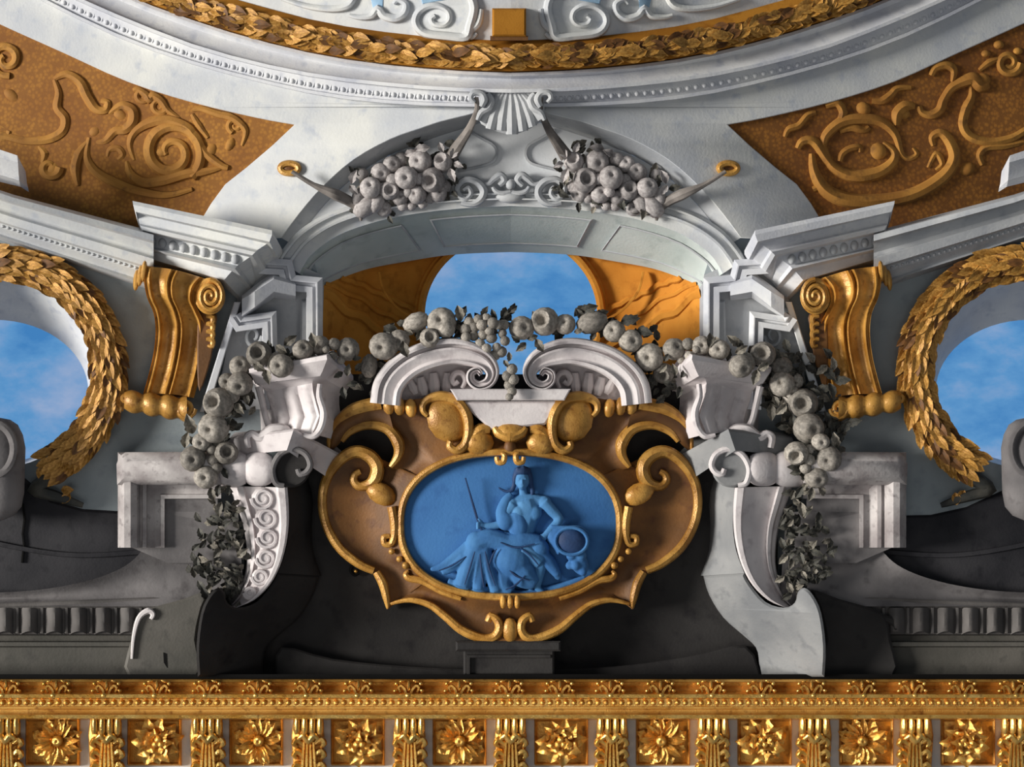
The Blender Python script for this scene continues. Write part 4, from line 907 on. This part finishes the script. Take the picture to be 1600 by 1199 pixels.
# one acanthus motif, shared
MIR[0] = None
def unit(mb, at): # mesh in metres round the point at
    o = W(*at); me = bpy.data.meshes.new('m'); me.from_pydata([tuple(v-o) for v in mb.v], [], mb.f); return me
def shared(mb, at, name, mat, ang=50):
    o = W(*at); return raw(name, [tuple(v-o) for v in mb.v], mb.f, mat, ang)
def put(name, me, parent, x, y, d, at):
    o = bpy.data.objects.new(name, me); COL.objects.link(o); o.parent = parent
    o.location = W(x, y, d) - WL[parent.name]; WL[o.name] = W(x, y, d); return o
b = MB()
for sx in (-1, 1):
    b.tube(smooth([(800+sx*3,1088),(800+sx*6,1078),(800+sx*12,1072),(800+sx*16,1076),(800+sx*13,1082)],3), [2.5,3,3,2], .385, 6, 1.2)
    b.ell(800+sx*19, 1069, .385, 3.6, 3.6, 4, 0, 7, 5); b.ell(800+sx*21, 1080, .39, 4, 3, 4, sx*.6, 7, 5); b.ell(800+sx*11, 1065, .385, 5, 2.4, 3, sx*.3, 7, 5)
b.ell(800, 1072, .385, 3.2, 9, 5, 0, 7, 5); b.ell(800, 1088, .45, 5, 5, 5, 0, 7, 5)
mot = shared(b, (800,1075,.38), 'acanthus_motif', 'leafgold')
for k in range(22): put('acanthus_motif', mot, cor, 10+k*78.6, 1075, .38, None)
structure(MB().box(-600, 1124, 2200, 1260, .14, -.1).build('wall_frieze', 'frieze'))
# brackets
LABEL_AT = ['at the left edge','under the dark wing','under the left foot block','under the left console foot','left of the cartouche plinth','below the cartouche plinth','right of the cartouche plinth','under the dark base','under the pale console foot','under the right wing','at the right edge']
b = MB().slab([(776,1124),(820,1124),(823,1150),(818,1240),(778,1240),(773,1150)], .20, .05, 3); core_me = shared(b, (798,1150,.1), 'bracket_core', 'goldflat')
b = MB().tube([(798,1124),(798,1130),(798,1142),(798,1148)], [5,6,6,4], .235, 8, 1.3); reed_me = shared(b, (798,1136,.2), 'reed', 'leafgold')
b = MB()
for dx in (-9,-3,3,9): b.tube(smooth([(798+dx*.8,1160),(798+dx,1185),(798+dx*1.2,1215),(798+dx*1.3,1245)],3), [2.2,3,3,3], .225, 6, 1.2)
ribs_me = shared(b, (798,1190,.2), 'leaf_ribs', 'leafgold')
b = MB().tube(smooth([(782,1156),(790,1150),(798,1158),(806,1150),(814,1156)],4), [3,6,6,6,3], .235, 8, 1.2); brow_me = shared(b, (798,1153,.2), 'leaf_brow', 'leafgold')
lob = {}
for sx in (-1, 1):
    b = MB().tube(smooth([(800+sx*2,1190),(800+sx*10,1182),(800+sx*17,1178),(800+sx*21,1184),(800+sx*16,1190)],3), [3,5,6,5,2], .21, 7, 1.1)
    lob[sx] = shared(b, (800,1185,.2), 'leaf_lobe', 'leafgold')
for k in range(11):
    x = 11+k*157.4
    t = thing('bracket', 'gilded acanthus bracket, %s from the left along the cornice' % ORD[k], 'bracket', (x, 1190, .06), 'gilded acanthus brackets')
    put('bracket_core', core_me, t, x, 1150, .1, None)
    for dx in (-18,-6,6,18): put('reed', reed_me, t, x+dx, 1136, .2, None)
    put('leaf_brow', brow_me, t, x, 1153, .2, None); put('leaf_ribs', ribs_me, t, x, 1190, .2, None)
    for j, y in enumerate((1164,1182,1202,1222)):
        for sx in (-1, 1): put('leaf_lobe', lob[sx], t, x+sx*2, y, .2, None)
# rosette coffers
PET = leaf_me('petal', 'leafgold', 0, .24, 6, .17); PETB = leaf_me('curled_leaf', 'leafgold', 2, .45, 6, .36)
b = MB().box(758, 1126, 838, 1194, .155, .10, 2); coff = shared(b, (798,1160,.05), 'ground', 'goldflat')
knob = lathe_me('flower_eye', APPLE, 'leafgold', 12)
b = MB().sweep([(758,1195),(758,1126),(838,1126),(838,1195),(757,1195)], [(-1,-.03),(-1,.01),(0,.02),(1,.01),(1,-.03)], .155, (2.,)); fr_me = shared(b, (798,1160,.05), 'coffer_rim', 'goldflat')
for k in range(10):
    x = 90+k*157.2; daisy = k % 2 == 0
    t = thing('rosette_coffer', ('gilded square coffer with a daisy rosette, %s from the left' if daisy else 'gilded square coffer with a curled leaf rosette, %s from the left') % ORD[k], 'rosette', (x, 1160, .06), 'gilded rosette coffers')
    put('ground', coff, t, x, 1160, .05, None); put('coffer_rim', fr_me, t, x, 1160, .05, None)
    yc = 1158
    if daisy:
        for j in range(17):
            a = 2*pi*j/17
            inst('petal', PET, t, x+8*sin(a), yc-8*cos(a), .175, 34, R.uniform(25,31), 26, a, R.uniform(-.1,.2), R.uniform(-.2,.2))
        for j in range(8):
            a = 2*pi*j/8+.4
            inst('petal', PETB, t, x+25*sin(a), yc-22*cos(a), .165, 22, 17, 20, a)
        inst('flower_eye', knob, t, x, yc, .195, 9, 9, 8)
    else:
        for j in range(11):
            a = 2*pi*j/11+.2
            inst('curled_leaf', PETB, t, x+12*sin(a), yc-11*cos(a), .175, 32, R.uniform(25,31), 26, a+R.uniform(-.2,.2), R.uniform(-.2,.3), R.uniform(-.3,.3))
        for j in range(8):
            a = 2*pi*j/8
            inst('curled_leaf', PETB, t, x+5*sin(a), yc-5*cos(a), .19, 24, R.uniform(17,22), 26, a+R.uniform(-.3,.3), R.uniform(-.2,.5), R.uniform(-.3,.3))
        for j in range(3):
            a = 2*pi*j/3
            inst('berry', bead, t, x+5*sin(a), yc+3-5*cos(a), .225, 6, 6, 6)

t = thing('iron_hook', 'small dark iron hook on the wall beside the left rim of the cartouche', 'hook', (562, 888, .05))
MB().tube([(574,886,.20),(566,888,.16),(556,886,.10),(550,884,.03)], [2.5,3,3,2.5], 0., 8).build('stem', 'gap', t)
MB().tube(smooth([(552,884),(548,892),(554,899),(561,896)],4), [2.5,2.5,2], .06, 8).build('hook', 'gap', t)
MB().ell(556, 893, .06, 3, 3, 3).build('ring', 'goldflat', t)
